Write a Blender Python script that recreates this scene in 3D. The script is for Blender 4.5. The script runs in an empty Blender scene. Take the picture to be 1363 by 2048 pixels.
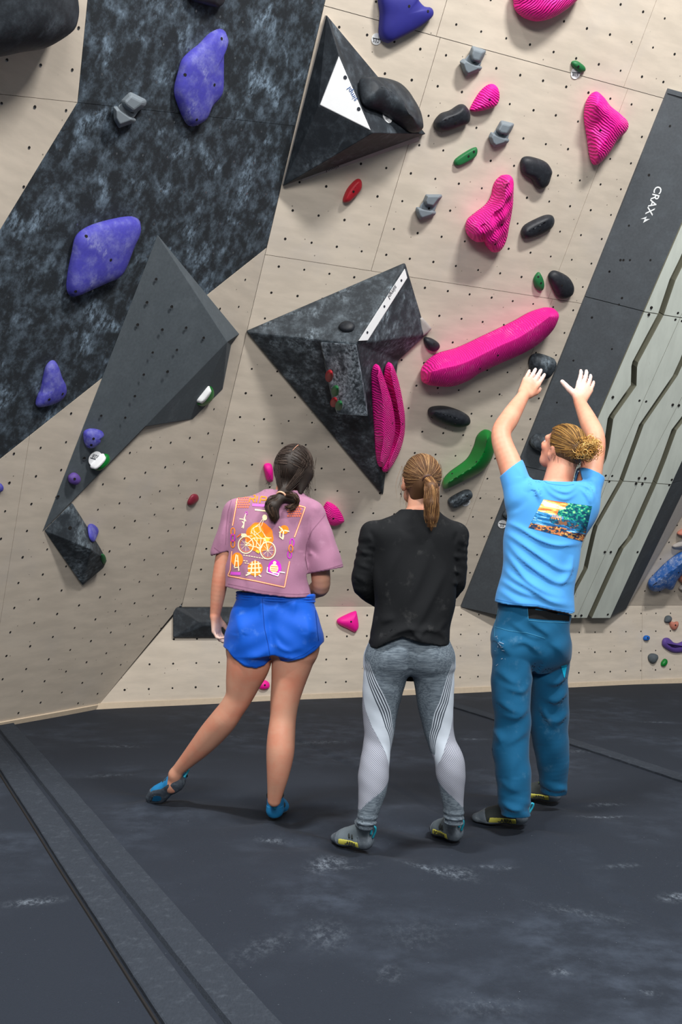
import bpy, bmesh, math
import numpy as np
from mathutils import Vector, Matrix
from mathutils.bvhtree import BVHTree

# ---------------------------------------------------------------- camera
SC = bpy.context.scene
COL = SC.collection
FPX = 2048 * 35.0 / 36.0
PITCH = math.atan(86 / 1991.0)
ROLL = math.radians(1.2)
CAM = np.array([0, 0, 1.2])
_f0 = np.array([0, math.cos(PITCH), math.sin(PITCH)])
_r0 = np.array([1.0, 0, 0])
_u0 = np.array([0, -math.sin(PITCH), math.cos(PITCH)])
CR = math.cos(ROLL) * _r0 + math.sin(ROLL) * _u0
CU = -math.sin(ROLL) * _r0 + math.cos(ROLL) * _u0
cam_d = bpy.data.cameras.new('camera')
cam_d.lens = 35
cam_d.sensor_fit = 'VERTICAL'
cam_d.sensor_height = 36
cam = bpy.data.objects.new('camera', cam_d)
COL.objects.link(cam)
cam.matrix_world = Matrix(((CR[0], CU[0], -_f0[0], CAM[0]), (CR[1], CU[1], -_f0[1], CAM[1]),
                           (CR[2], CU[2], -_f0[2], CAM[2]), (0, 0, 0, 1)))
SC.camera = cam

# ---------------------------------------------------------------- world, lights, exposure
SC.view_settings.view_transform = 'Standard'
SC.view_settings.look = 'None'
SC.view_settings.gamma = 1.0
SC.view_settings.use_curve_mapping = False
SC.view_settings.exposure = 0.0
wd = bpy.data.worlds.new('gym_world')
SC.world = wd
wd.use_nodes = True
wd.node_tree.nodes['Background'].inputs[0].default_value = (0.86, 0.93, 1.0, 1)
wd.node_tree.nodes['Background'].inputs[1].default_value = 0.17


def area(name, loc, target, sx, sy, power, color=(1, 0.98, 0.95)):
    d = bpy.data.lights.new(name, 'AREA')
    d.shape = 'RECTANGLE'
    d.size = sx
    d.size_y = sy
    d.energy = power
    d.color = color
    o = bpy.data.objects.new(name, d)
    COL.objects.link(o)
    o.location = loc
    o.rotation_euler = (Vector(target) - Vector(loc)).to_track_quat('-Z', 'Y').to_euler()
    return o


area('ceiling_lamp', (-1.9, 2.0, 7.2), (-0.8, 6.0, 1.0), 1.5, 0.35, 400)
area('ceiling_lamp', (3.0, 1.6, 7.2), (1.6, 6.5, 1.5), 1.5, 0.35, 520)
area('ceiling_lamp', (0.6, -4.6, 5.4), (0.5, 6.0, 1.8), 6.0, 1.2, 690)


# ---------------------------------------------------------------- projection helpers
def ray(px, py):
    d = _f0 * FPX + CR * (px - 681.5) - CU * (py - 1024)
    return d / np.linalg.norm(d)


def Q(px, py, Y):
    d = ray(px, py)
    return CAM + d * (Y / d[1])


def proj(p):
    q = np.asarray(p, float) - CAM
    z = q @ _f0
    return 681.5 + FPX * (q @ CR) / z, 1024 - FPX * (q @ CU) / z


def unit(v):
    v = np.asarray(v, float)
    return v / np.linalg.norm(v)


class Plane:
    def __init__(s, p, n, u, v):
        s.p, s.n, s.u, s.v = map(lambda a: np.asarray(a, float), (p, n, u, v))

    def hit(s, px, py, h=0.0):
        d = ray(px, py)
        return CAM + d * (((s.p + s.n * h) - CAM) @ s.n / (d @ s.n))

    def uv(s, px, py, h=0.0):
        q = s.hit(px, py, h) - s.p
        return np.array([q @ s.u, q @ s.v])

    def w(s, u, v, h=0.0):
        return s.p + s.u * u + s.v * v + s.n * h

    def loc(s, P):
        q = np.asarray(P) - s.p
        return np.array([q @ s.u, q @ s.v, q @ s.n])


def plane3(a, b, c):
    """plane through three world points, normal towards the camera"""
    a, b, c = map(np.asarray, (a, b, c))
    n = unit(np.cross(b - a, c - a))
    if n @ (CAM - a) < 0:
        n = -n
    u = unit(np.cross((0, 0, 1), n))
    return Plane(a, n, u, np.cross(n, u))


ZV = np.array([0, 0, 1.0])
FLOOR = Plane((0, 0, 0), ZV, (1, 0, 0), (0, 1, 0))
PA = FLOOR.hit(190, 1418)
PB = FLOOR.hit(1363, 1365)
WU = unit(PB - PA)
WN = np.array([WU[1], -WU[0], 0])
KICK = Plane(PA, WN, WU, ZV)
KZ = 0.767
TILT = math.radians(32)
MAIN = Plane(PA + ZV * KZ, math.cos(TILT) * WN - math.sin(TILT) * ZV, WU, math.cos(TILT) * ZV + math.sin(TILT) * WN)
LEFT = plane3(PA, MAIN.hit(650, 0), MAIN.hit(365, 1205))
LEFT.p = PA


# ---------------------------------------------------------------- materials
def lin(c):
    return tuple((x / 255 / 12.92) if x <= 10 else ((x / 255 + 0.055) / 1.055) ** 2.4 for x in c)


class NT:
    """tiny node builder"""
    def __init__(s, name):
        s.m = bpy.data.materials.new(name)
        s.m.use_nodes = True
        s.t = s.m.node_tree
        s.b = s.t.nodes['Principled BSDF']
        s.co = None

    def n(s, typ, **kw):
        nd = s.t.nodes.new(typ)
        for k, v in kw.items():
            setattr(nd, k, v)
        return nd

    def l(s, a, b):
        s.t.links.new(a, b)

    def coord(s):
        if s.co is None:
            s.co = s.n('ShaderNodeTexCoord').outputs['Object']
        return s.co

    def noise(s, scale, detail=4, rough=0.55, stretch=None, rot=None, dist=0.0):
        src = s.coord()
        if stretch or rot:
            mp = s.n('ShaderNodeMapping')
            if stretch:
                mp.inputs['Scale'].default_value = stretch
            if rot:
                mp.inputs['Rotation'].default_value = rot
            s.l(src, mp.inputs[0])
            src = mp.outputs[0]
        nz = s.n('ShaderNodeTexNoise')
        nz.inputs['Scale'].default_value = scale
        nz.inputs['Detail'].default_value = detail
        nz.inputs['Roughness'].default_value = rough
        nz.inputs['Distortion'].default_value = dist
        s.l(src, nz.inputs['Vector'])
        return nz.outputs['Fac']

    def ramp(s, fac, lo, hi, a=0.0, b=1.0):
        r = s.n('ShaderNodeMapRange')
        r.interpolation_type = 'SMOOTHSTEP'
        r.inputs['From Min'].default_value = lo
        r.inputs['From Max'].default_value = hi
        r.inputs['To Min'].default_value = a
        r.inputs['To Max'].default_value = b
        s.l(fac, r.inputs['Value'])
        return r.outputs[0]

    def math(s, op, a, b):
        nd = s.n('ShaderNodeMath', operation=op)
        for i, x in enumerate((a, b)):
            if isinstance(x, (int, float)):
                nd.inputs[i].default_value = x
            else:
                s.l(x, nd.inputs[i])
        return nd.outputs[0]

    def mix(s, fac, a, b, mode='MIX'):
        nd = s.n('ShaderNodeMix', data_type='RGBA', blend_type=mode)
        if isinstance(fac, (int, float)):
            nd.inputs[0].default_value = fac
        else:
            s.l(fac, nd.inputs[0])
        for i, x in ((6, a), (7, b)):
            if isinstance(x, tuple):
                nd.inputs[i].default_value = (*x[:3], 1)
            else:
                s.l(x, nd.inputs[i])
        return nd.outputs[2]

    def attr(s, name):
        a = s.n('ShaderNodeAttribute', attribute_name=name)
        return a

    def out(s, color, rough=0.6, bump=None, bstr=0.3, bdist=0.002, spec=0.4):
        if isinstance(color, tuple):
            s.b.inputs['Base Color'].default_value = (*color[:3], 1)
        else:
            s.l(color, s.b.inputs['Base Color'])
        if isinstance(rough, (int, float)):
            s.b.inputs['Roughness'].default_value = rough
        else:
            s.l(rough, s.b.inputs['Roughness'])
        s.b.inputs['Specular IOR Level'].default_value = spec
        if bump is not None:
            bp = s.n('ShaderNodeBump')
            bp.inputs['Strength'].default_value = bstr
            bp.inputs['Distance'].default_value = bdist
            s.l(bump, bp.inputs['Height'])
            s.l(bp.outputs[0], s.b.inputs['Normal'])
        return s.m


def plain(name, rgb, rough=0.6, var=0.12, scale=30, bstr=0.2, bdist=0.001, spec=0.4):
    t = NT(name)
    c = lin(rgb)
    nz = t.noise(scale, 5)
    col = t.mix(nz, tuple(x * (1 - var) for x in c), tuple(min(1, x * (1 + var)) for x in c))
    return t.out(col, rough, t.noise(scale * 8, 3), bstr, bdist, spec)


def chalky(name, rgb, amount=0.5, rough=0.75, scale=6, chalk=(176, 190, 200), grit=True, lo=0.5, rot=(0, 0, 0)):
    """coloured, gritty surface with hand-rubbed chalk patches"""
    t = NT(name)
    c = lin(rgb)
    base = t.mix(t.noise(60, 3), tuple(x * .8 for x in c), tuple(x * 1.2 for x in c))
    big = t.ramp(t.noise(scale, 3, .5, dist=.7), lo, lo + .24)
    fine = t.ramp(t.noise(scale * 7, 6, .75, stretch=(1, 1, .5), rot=(.5, .3, .4)), .38, .74)
    f = t.math('MULTIPLY', t.math('MULTIPLY', big, fine), amount)
    thin = t.math('MULTIPLY', t.ramp(t.noise(scale * 2.2, 8, .72), .42, .8), amount * .35)
    f = t.math('ADD', f, thin)
    if grit:
        f = t.math('ADD', f, t.math('MULTIPLY', t.ramp(t.noise(240, 2), .70, .76), .3 * amount))
    col = t.mix(f, base, lin(chalk))
    return t.out(col, rough, t.noise(420, 2), .35, .0015, .35)


def m_ply(name='plywood', rgb=(212, 200, 184)):
    t = NT(name)
    c = lin(rgb)
    g = t.noise(3.2, 6, .6, stretch=(1, 1, 5), rot=(0, .5, .4))
    col = t.mix(t.ramp(g, .3, .72), tuple(x * .90 for x in c), tuple(min(1, x * 1.05) for x in c))
    blot = t.ramp(t.noise(1.6, 5, .6), .5, .78)
    col = t.mix(t.math('MULTIPLY', blot, .35), col, lin((196, 190, 186)))
    vo = t.n('ShaderNodeTexVoronoi')
    vo.inputs['Scale'].default_value = 15
    t.l(t.coord(), vo.inputs['Vector'])
    sp = t.math('MULTIPLY', t.ramp(vo.outputs['Distance'], .045, .085, 1, 0), t.ramp(t.noise(5, 2), .46, .54))
    col = t.mix(t.math('MULTIPLY', sp, .75), col, lin((88, 78, 70)))
    return t.out(col, .72, t.noise(300, 2), .12, .001, .3)


MT = {}
MT['ply'] = m_ply()
MT['ply_edge'] = plain('plywood_edge', (214, 196, 172), .7)
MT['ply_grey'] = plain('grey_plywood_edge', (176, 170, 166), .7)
MT['seam'] = plain('dark_seam', (70, 64, 58), .9)
MT['black_wall'] = chalky('chalked_black_paint', (36, 41, 46), 1.0, .8, 5.2, (158, 182, 204), lo=.50)
MT['black_vol'] = chalky('black_volume', (38, 43, 49), .5, .6, 5, (150, 165, 178), lo=.55)
MT['black_vol2'] = chalky('chalked_black_volume', (44, 50, 56), .85, .65, 6, (160, 176, 188), lo=.46)
MT['black_vol3'] = chalky('heavily_chalked_black_volume', (50, 57, 64), 1.3, .65, 7, (176, 190, 202), lo=.36)
MT['slate'] = chalky('slate_grey_volume', (84, 92, 98), .28, .8, 4, (150, 160, 168), lo=.56)
MT['board_dark'] = chalky('dark_grey_board', (78, 83, 88), .36, .85, 3, (136, 150, 160), lo=.62)
MT['pink'] = plain('hot_pink_resin', (255, 24, 160), .55, .06, 12)
MT['pink_chalk'] = chalky('pink_resin_with_chalk', (250, 30, 158), .42, .6, 9, (250, 170, 214), grit=False, lo=.55)
MT['blue'] = chalky('ultramarine_resin', (74, 72, 176), .95, .65, 5, (196, 202, 232), grit=False, lo=.53)
MT['navy'] = plain('deep_blue_resin', (44, 44, 132), .6, .1, 20)
MT['purple'] = plain('purple_resin', (96, 72, 150), .6)
MT['green'] = plain('green_resin', (10, 122, 46), .4, .1, 14)
MT['green_dk'] = plain('dark_green_resin', (34, 110, 62), .5)
MT['red'] = plain('red_resin', (176, 34, 46), .45)
MT['maroon'] = plain('maroon_resin', (132, 40, 58), .4)
MT['grey'] = plain('grey_resin', (124, 134, 142), .65, .08)
MT['black_hold'] = chalky('black_resin', (34, 37, 43), .25, .5, 12, (130, 140, 150), lo=.55)
MT['salmon'] = plain('salmon_resin', (196, 124, 106), .6)
MT['skyblue'] = plain('blue_resin', (20, 100, 190), .5)
MT['bluechalk'] = chalky('blue_resin_chalked', (30, 96, 176), 1.0, .6, 14, (200, 208, 220), grit=False, lo=.42)
MT['white'] = plain('white_plastic', (240, 242, 244), .45, .03)
MT['hole'] = plain('dark_hole', (26, 24, 24), .8)
MT['metal'] = NT('tnut_steel').out(lin((150, 156, 160)), .35, None)
MT['metal'].node_tree.nodes['Principled BSDF'].inputs['Metallic'].default_value = .9
MT['ink'] = plain('dark_ink', (34, 40, 52), .6)
MT['ink_blue'] = plain('blue_ink', (30, 84, 150), .6)
MT['inkwhite'] = plain('white_ink', (232, 236, 238), .7, .05)

# ---------------------------------------------------------------- object helpers
ORG = {}


def raw_mesh(name, V, Fc, mat=None, smooth=False, attrs=None, autosm=None):
    V = np.asarray(V, np.float32)
    me = bpy.data.meshes.new(name)
    if isinstance(Fc, np.ndarray):
        n = len(Fc)
        k = Fc.shape[1]
        me.vertices.add(len(V))
        me.vertices.foreach_set('co', V.ravel())
        me.loops.add(n * k)
        me.loops.foreach_set('vertex_index', Fc.astype(np.int32).ravel())
        me.polygons.add(n)
        me.polygons.foreach_set('loop_start', np.arange(0, n * k, k, dtype=np.int32))
        me.update(calc_edges=True)
    else:
        me.from_pydata(V.tolist(), [], [list(f) for f in Fc])
    me.validate()
    if smooth:
        me.polygons.foreach_set('use_smooth', np.ones(len(me.polygons), bool))
    if attrs:
        for k, a in attrs.items():
            a = np.asarray(a, np.float32)
            if a.ndim == 2:
                if a.shape[1] == 3:
                    a = np.concatenate([a, np.ones((len(a), 1), np.float32)], 1)
                at = me.attributes.new(k, 'FLOAT_COLOR', 'POINT')
                at.data.foreach_set('color', a.ravel())
            else:
                at = me.attributes.new(k, 'FLOAT', 'POINT')
                at.data.foreach_set('value', a.ravel())
    if mat:
        me.materials.append(MT[mat] if isinstance(mat, str) else mat)
    return me


def mk(name, V, Fc, mat, parent=None, loc=None, smooth=False, attrs=None):
    """link a mesh given in world coordinates; children keep their root's origin"""
    V = np.asarray(V, float)
    if parent is not None:
        org = ORG[parent.name]
    else:
        org = np.array(loc if loc is not None else (0, 0, 0), float)
    me = raw_mesh(name, V - org, Fc, mat, smooth, attrs)
    o = bpy.data.objects.new(name, me)
    COL.objects.link(o)
    ORG[o.name] = org
    if parent is not None:
        o.parent = parent
    else:
        o.location = org
    return o


def tag(o, label=None, cat=None, group=None, kind=None):
    for k, v in (('label', label), ('category', cat), ('group', group), ('kind', kind)):
        if v:
            o[k] = v
    return o


def thing(name, loc, label, cat, group=None):
    o = bpy.data.objects.new(name, None)
    o.empty_display_size = .05
    COL.objects.link(o)
    o.location = loc
    ORG[o.name] = np.array(loc, float)
    return tag(o, label, cat, group)


def fix_normals(V, Fc, bevel=0.0, seg=2):
    bm = bmesh.new()
    vs = [bm.verts.new(v) for v in V]
    for f in Fc:
        try:
            bm.faces.new([vs[i] for i in f])
        except ValueError:
            pass
    bmesh.ops.recalc_face_normals(bm, faces=bm.faces)
    if bevel:
        bmesh.ops.bevel(bm, geom=list(bm.edges), offset=bevel, segments=seg, affect='EDGES', profile=.5, clamp_overlap=True)
    bm.verts.index_update()
    V2 = [tuple(v.co) for v in bm.verts]
    F2 = [[v.index for v in f.verts] for f in bm.faces]
    bm.free()
    return np.array(V2), F2


def hull(V, bevel=0.0):
    bm = bmesh.new()
    for v in V:
        bm.verts.new(v)
    r = bmesh.ops.convex_hull(bm, input=list(bm.verts))
    bmesh.ops.delete(bm, geom=[v for v in bm.verts if not v.link_faces], context='VERTS')
    bmesh.ops.dissolve_limit(bm, angle_limit=.02, verts=bm.verts, edges=bm.edges)
    bmesh.ops.recalc_face_normals(bm, faces=bm.faces)
    if bevel:
        bmesh.ops.bevel(bm, geom=list(bm.edges), offset=bevel, segments=2, affect='EDGES', profile=.5, clamp_overlap=True)
    bm.verts.index_update()
    V2 = np.array([tuple(v.co) for v in bm.verts])
    F2 = [[v.index for v in f.verts] for f in bm.faces]
    bm.free()
    return V2, F2


def slab(pl, uvs, h0, h1):
    """prism over a polygon in plane coordinates"""
    n = len(uvs)
    V = [pl.w(a, b, h0) for a, b in uvs] + [pl.w(a, b, h1) for a, b in uvs]
    Fc = [list(range(n))[::-1], list(range(n, 2 * n))] + [[i, (i + 1) % n, n + (i + 1) % n, n + i] for i in range(n)]
    return fix_normals(V, Fc)


def join(parts):
    V, Fc, o = [], [], 0
    for v, f in parts:
        V.append(np.asarray(v, float))
        Fc += [[i + o for i in q] for q in f]
        o += len(v)
    return np.concatenate(V), Fc


def tube(pts, r, sides=6, closed=False, r1=None):
    P = np.asarray(pts, float)
    n = len(P)
    T = np.gradient(P, axis=0)
    if closed:
        T = np.roll(P, -1, 0) - np.roll(P, 1, 0)
    T /= np.linalg.norm(T, axis=1)[:, None] + 1e-9
    ref = np.array([0.31, 0.17, 0.93])
    A = np.cross(T, ref)
    A /= np.linalg.norm(A, axis=1)[:, None] + 1e-9
    B = np.cross(T, A)
    rr = np.linspace(r, r if r1 is None else r1, n)
    an = np.arange(sides) * 2 * math.pi / sides
    V = (P[:, None] + rr[:, None, None] * (np.cos(an)[None, :, None] * A[:, None] + np.sin(an)[None, :, None] * B[:, None])).reshape(-1, 3)
    Fc = []
    for i in range(n if closed else n - 1):
        j = (i + 1) % n
        for k in range(sides):
            k2 = (k + 1) % sides
            Fc.append([i * sides + k, i * sides + k2, j * sides + k2, j * sides + k])
    if not closed:
        Fc.append(list(range(sides))[::-1])
        Fc.append([(n - 1) * sides + k for k in range(sides)])
    return V, Fc


def crom(P, n, closed=False):
    """Catmull-Rom resample to n points, roughly uniform"""
    P = np.asarray(P, float)
    if closed:
        X = np.concatenate([P[-1:], P, P[:2]])
        m = len(P)
    else:
        X = np.concatenate([2 * P[:1] - P[1:2], P, 2 * P[-1:] - P[-2:-1]])
        m = len(P) - 1
    out = []
    for i in range(m):
        p0, p1, p2, p3 = X[i:i + 4]
        t = np.linspace(0, 1, 16, endpoint=False)[:, None]
        out.append(.5 * (2 * p1 + (p2 - p0) * t + (2 * p0 - 5 * p1 + 4 * p2 - p3) * t ** 2 + (3 * p1 - p0 - 3 * p2 + p3) * t ** 3))
    out = np.concatenate(out + ([P[:1]] if closed else [P[-1:]]))
    s = np.concatenate([[0], np.cumsum(np.linalg.norm(np.diff(out, axis=0), axis=1))])
    q = np.linspace(0, s[-1], n, endpoint=not closed)
    return np.stack([np.interp(q, s, out[:, k]) for k in range(out.shape[1])], 1)


def text_mesh(body, size, bold=0.0):
    cu = bpy.data.curves.new('lettering', 'FONT')
    cu.body = body
    cu.size = size
    cu.align_x = 'CENTER'
    cu.align_y = 'CENTER'
    cu.offset = bold
    cu.resolution_u = 3
    o = bpy.data.objects.new('lettering', cu)
    COL.objects.link(o)
    dg = bpy.context.evaluated_depsgraph_get()
    me = bpy.data.meshes.new_from_object(o.evaluated_get(dg))
    V = np.array([tuple(v.co) for v in me.vertices])
    Fc = [list(p.vertices) for p in me.polygons]
    bpy.data.objects.remove(o)
    bpy.data.curves.remove(cu)
    bpy.data.meshes.remove(me)
    return V, Fc


def text_at(body, size, center, xdir, ydir, mat, parent, name='lettering', bold=0.0, lift=.0012):
    V, Fc = text_mesh(body, size, bold)
    x = unit(xdir)
    n = unit(np.cross(x, ydir))
    y = np.cross(n, x)
    if n @ (CAM - center) < 0:
        n = -n
    W = np.asarray(center) + V[:, :1] * x + V[:, 1:2] * y + n * lift
    return mk(name, W, Fc, mat, parent)


def clip(poly, a, b, c):
    """keep a*u+b*v<=c"""
    out = []
    for i in range(len(poly)):
        p, q = poly[i], poly[(i + 1) % len(poly)]
        dp, dq = a * p[0] + b * p[1] - c, a * q[0] + b * q[1] - c
        if dp <= 0:
            out.append(p)
        if (dp < 0 < dq) or (dq < 0 < dp):
            t = dp / (dp - dq)
            out.append((p[0] + (q[0] - p[0]) * t, p[1] + (q[1] - p[1]) * t))
    return out

# ================================================================ SETTING
rng = np.random.default_rng(7)


# ---- foot contacts (also used by the people)
def FL(px, py, z=-0.02):
    d = ray(px, py)
    return CAM + d * ((z - CAM[2]) / d[2])


FEET = {  # heel px, toe px
    'mauve_right': (FL(546, 1642), FL(563, 1610)),
    'black_left': (FL(741, 1703), FL(682, 1686)),
    'black_right': (FL(918, 1687), FL(856, 1662)),
    'man_left': (FL(1054, 1652), FL(952, 1642)),
    'man_right': (FL(1120, 1606), FL(1058, 1596)),
}
DENTS = []
for k, (a, b) in FEET.items():
    d = unit(b - a)
    for s, amp in ((.03, .040), (.12, .03), (.20, .022)):
        q = a + d * s
        DENTS.append((q[0], q[1], amp, .085))
_t = FL(312, 1602)
DENTS.append((_t[0], _t[1], .02, .08))


def fz(x, y):
    x = np.asarray(x, float)
    y = np.asarray(y, float)
    z = .004 * np.sin(1.9 * x + .7 * y) * np.sin(1.3 * y - .6 * x) + .0025 * np.sin(4.1 * x + 2.2) * np.sin(3.3 * y + 1)
    for cx, cy, a, s in DENTS:
        r2 = (x - cx) ** 2 + (y - cy) ** 2
        z = z - a * .30 * np.exp(-r2 / (2 * s * s)) - a * .16 * np.exp(-r2 / (2 * (s * 2.6) ** 2))
        an = np.arctan2(y - cy, x - cx)
        z = z + .007 * np.exp(-r2 / (2 * (s * 3) ** 2)) * (1 - np.exp(-r2 / (2 * s * s))) * np.sin(5 * an + cx * 9)
    return z


def smooth_noise(x, y, sc, seed):
    r = np.random.default_rng(seed)
    T = r.random((64, 64))
    X = x * sc + 1000
    Y = y * sc + 1000
    i = np.floor(X).astype(int)
    j = np.floor(Y).astype(int)
    fx = X - i
    fy = Y - j
    fx = fx * fx * (3 - 2 * fx)
    fy = fy * fy * (3 - 2 * fy)
    g = lambda a, b: T[a % 64, b % 64]
    return (g(i, j) * (1 - fx) + g(i + 1, j) * fx) * (1 - fy) + (g(i, j + 1) * (1 - fx) + g(i + 1, j + 1) * fx) * fy


# ---- floor mat
gx = np.linspace(-4.2, 7.4, 580)
gy = np.concatenate([np.linspace(.5, 6.0, 321), np.linspace(6.03, 12.9, 190)])
XX, YY = np.meshgrid(gx, gy)
ZZ = fz(XX, YY)
# sunken seams in the cover
for (x0, y0, sl) in ((.287, 5.258, -.43),):
    dd = (XX - (x0 + sl * (YY - y0))) / math.sqrt(1 + sl * sl)
    ZZ = ZZ - .006 * np.exp(-(dd / .02) ** 2) + .003 * np.exp(-((dd - .05) / .03) ** 2)
chalk = np.zeros_like(XX)
for (px, py, lx, ly, ang, am) in [(655, 1733, .10, .045, 1.2, .9), (700, 1737, .07, .03, .2, .4), (872, 1752, .12, .022, -.7, 1.0),
                                  (910, 1755, .06, .07, .3, .6), (545, 1687, .05, .02, 0, .7), (68, 1815, .07, .03, .4, .9),
                                  (1200, 1640, .10, .02, .1, .9), (1210, 1616, .07, .02, .0, .6), (1350, 1808, .05, .03, .5, 1.0),
                                  (240, 1500, .12, .03, 0, .5), (430, 1478, .2, .03, -.2, .4), (1310, 1449, .1, .012, 0, .7),
                                  (1150, 1510, .12, .04, 0, .4), (1160, 1840, .14, .03, -.5, .3), (830, 1880, .12, .10, 1.2, .12),
                                  (980, 1740, .05, .02, 0, .5), (1240, 1745, .07, .02, .3, .4), (650, 1880, .06, .1, 0, .35),
                                  (960, 2030, .1, .05, 0, .2), (520, 1905, .12, .04, 1, .3), (640, 1490, .15, .05, .3, .45),
                                  (945, 1485, .09, .02, .1, .6), (1120, 1960, .03, .02, 0, .6), (780, 1960, .03, .05, 0, .3),
                                  (1010, 1745, .04, .015, .2, .5), (1300, 2000, .02, .01, 0, .9), (220, 1560, .12, .03, .3, .35)]:
    c = FL(px, py)
    dx = XX - c[0]
    dy = YY - c[1]
    a = dx * math.cos(ang) + dy * math.sin(ang)
    b = -dx * math.sin(ang) + dy * math.cos(ang)
    chalk = np.maximum(chalk, am * np.exp(-(a / lx) ** 2 - (b / ly) ** 2))
n2 = smooth_noise(XX, YY, 2.2, 3) * .6 + smooth_noise(XX, YY, 6, 5) * .4
dust = np.clip((n2 - .42) * 2.2, 0, 1)
ny, nx = XX.shape
idx = np.arange(nx * ny).reshape(ny, nx)
quads = np.stack([idx[:-1, :-1], idx[:-1, 1:], idx[1:, 1:], idx[1:, :-1]], -1).reshape(-1, 4)

t = NT('black_mat_cover')
cb = lin((32, 39, 50))
weave = t.noise(260, 3, .6)
base = t.mix(weave, tuple(x * .72 for x in cb), tuple(x * 1.3 for x in cb))
ad = t.attr('dust').outputs['Fac']
dst = t.math('MULTIPLY', t.math('MULTIPLY', ad, t.ramp(t.noise(7, 6, .65), .35, .75)), .30)
base = t.mix(dst, base, lin((92, 104, 122)))
ac = t.attr('chalk').outputs['Fac']
streak = t.ramp(t.noise(34, 8, .75, stretch=(1.2, .7, 1), rot=(0, 0, .6)), .42, .70)
base = t.mix(t.math('MULTIPLY', t.math('MULTIPLY', ac, streak), .5), base, lin((178, 192, 208)))
speck = t.math('MULTIPLY', t.ramp(t.noise(120, 2), .735, .77), .35)
base = t.mix(speck, base, lin((150, 160, 172)))
MT['mat'] = t.out(base, .82, weave, .5, .002, .3)
t = NT('velcro_cover')
cb = lin((53, 59, 68))
base = t.mix(t.noise(180, 4, .7, stretch=(1, .25, 1), rot=(0, 0, -.45)), tuple(x * .6 for x in cb), tuple(x * 1.3 for x in cb))
base = t.mix(t.math('MULTIPLY', t.ramp(t.noise(30, 6, .7), .5, .8), .16), base, lin((130, 140, 152)))
MT['velcro'] = t.out(base, .95, t.noise(240, 3), .7, .003, .15)

fl = mk('floor', np.stack([XX, YY, ZZ], -1).reshape(-1, 3), quads, 'mat', smooth=True,
        attrs={'chalk': chalk.ravel(), 'dust': dust.ravel()})
tag(fl, 'black padded mat floor with chalk smears under the three people', kind='structure')


def strip(name, xe, ye, sl, width, y0, y1, label, group=None, prof=None, flip=1):
    """flat velcro cover following the mat; profile across gives two bands and a groove"""
    d = unit((sl, 1, 0))
    pr = np.array([-d[1], d[0], 0]) * flip
    ys = np.linspace(y0, y1, 120)
    V = []
    prof = prof or [(0, -.004), (0, .012), (.015, .015), (.40, .016), (.43, .014), (.455, -.001), (.53, -.001), (.555, .014), (.58, .016), (.975, .014), (.99, .009), (1, -.004)]
    for y in ys:
        b = np.array([xe + sl * (y - ye), y, 0])
        for s, h in prof:
            q = b - pr * (s * width)
            V.append((q[0], q[1], float(fz(q[0], q[1])) + h + .0008 * math.sin(y * 37 + s * 5)))
    k = len(prof)
    Fc = [[i * k + j, i * k + j + 1, (i + 1) * k + j + 1, (i + 1) * k + j] for i in range(len(ys) - 1) for j in range(k - 1)]
    V, Fc = fix_normals(V, Fc)
    return tag(mk(name, V, Fc, 'velcro', loc=(xe, ye, 0)), label, 'mat strip', group)


strip('seam_cover_strip', -.857, 3.468, -.487, .275, 1.0, 6.75,
      'broad ribbed black seam cover strip running up the left foreground of the mat')
strip('seam_cover_strip', 1.69, 6.0, -.38, .15, 4.6, 8.55,
      'narrow black seam cover strip on the mat at the right behind the man', prof=[(0, -.004), (0, .012), (.1, .014), (.9, .008), (1, -.004)])
# black tube in place of the dark seam gap along the left strip
lv, lf = tube([(-.857 - .487 * (y - 3.468) - .012, y, float(fz(-.857 - .487 * (y - 3.468) - .012, y)) + .001) for y in np.linspace(1, 6.7, 60)], .005, 5)
tag(mk('mat_edge_gap', lv, lf, 'hole', loc=(-.857, 3.468, 0)), 'thin black tube standing for the dark seam along the left side of the broad seam strip', 'mat seam')

# ---- walls
EXT = 8.8
VT = 6.2


def crease_u(v):
    return .6487 + .02594 * v


def backing(name, pl, poly, label):
    V, Fc = slab(pl, poly, -.12, -.019)
    o = mk(name, V, Fc, 'seam')
    tag(o, label, kind='structure')
    return o


def panels(wall, pl, poly, mat, gap=.0016):
    c = np.mean(poly, axis=0)
    V, Fc = slab(pl, poly, -.018, 0)
    return mk('plywood_panel' if mat.startswith('ply') else 'painted_panel', V, Fc, mat, wall)


def split(poly, a, b, c, gap=.0018):
    n = math.hypot(a, b)
    return clip(poly, a, b, c - gap * n), clip(poly, -a, -b, -c - gap * n)


main_poly = [(crease_u(0) + .0015, 0.001), (EXT, 0.001), (EXT, VT), (crease_u(VT) + .0015, VT)]
W_MAIN = backing('wall_back', MAIN, main_poly, 'overhanging pale plywood climbing wall behind the people')
rest = main_poly
pieces = []
low, rest = split(rest, 0, 1, 2.84)
mid, top = split(rest, 0, 1, 4.362)
for row, us in ((low, (2.94, 4.5)), (mid, (1.40, 2.90, 4.4)), (top, (1.37, 2.86, 4.36))):
    for u0 in us:
        a, row = split(row, 1, -.037, u0)
        pieces.append(a)
    pieces.append(row)
for p in pieces:
    panels(W_MAIN, MAIN, p, 'ply')

kick_poly = [(0.002, 0.0), (EXT, 0.0), (EXT, KZ - .001), (crease_u(0) + .001, KZ - .001)]
W_KICK = backing('wall_kick', KICK, kick_poly, 'low upright plywood kickboard at the foot of the climbing wall')
uk = KICK.uv(1283, 1290)[0]
a, b = split(kick_poly, 1, 0, uk)
a1, a2 = split(a, 1, 0, 2.62)
for p in (a1, a2, b):
    panels(W_KICK, KICK, p, 'ply')

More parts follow.
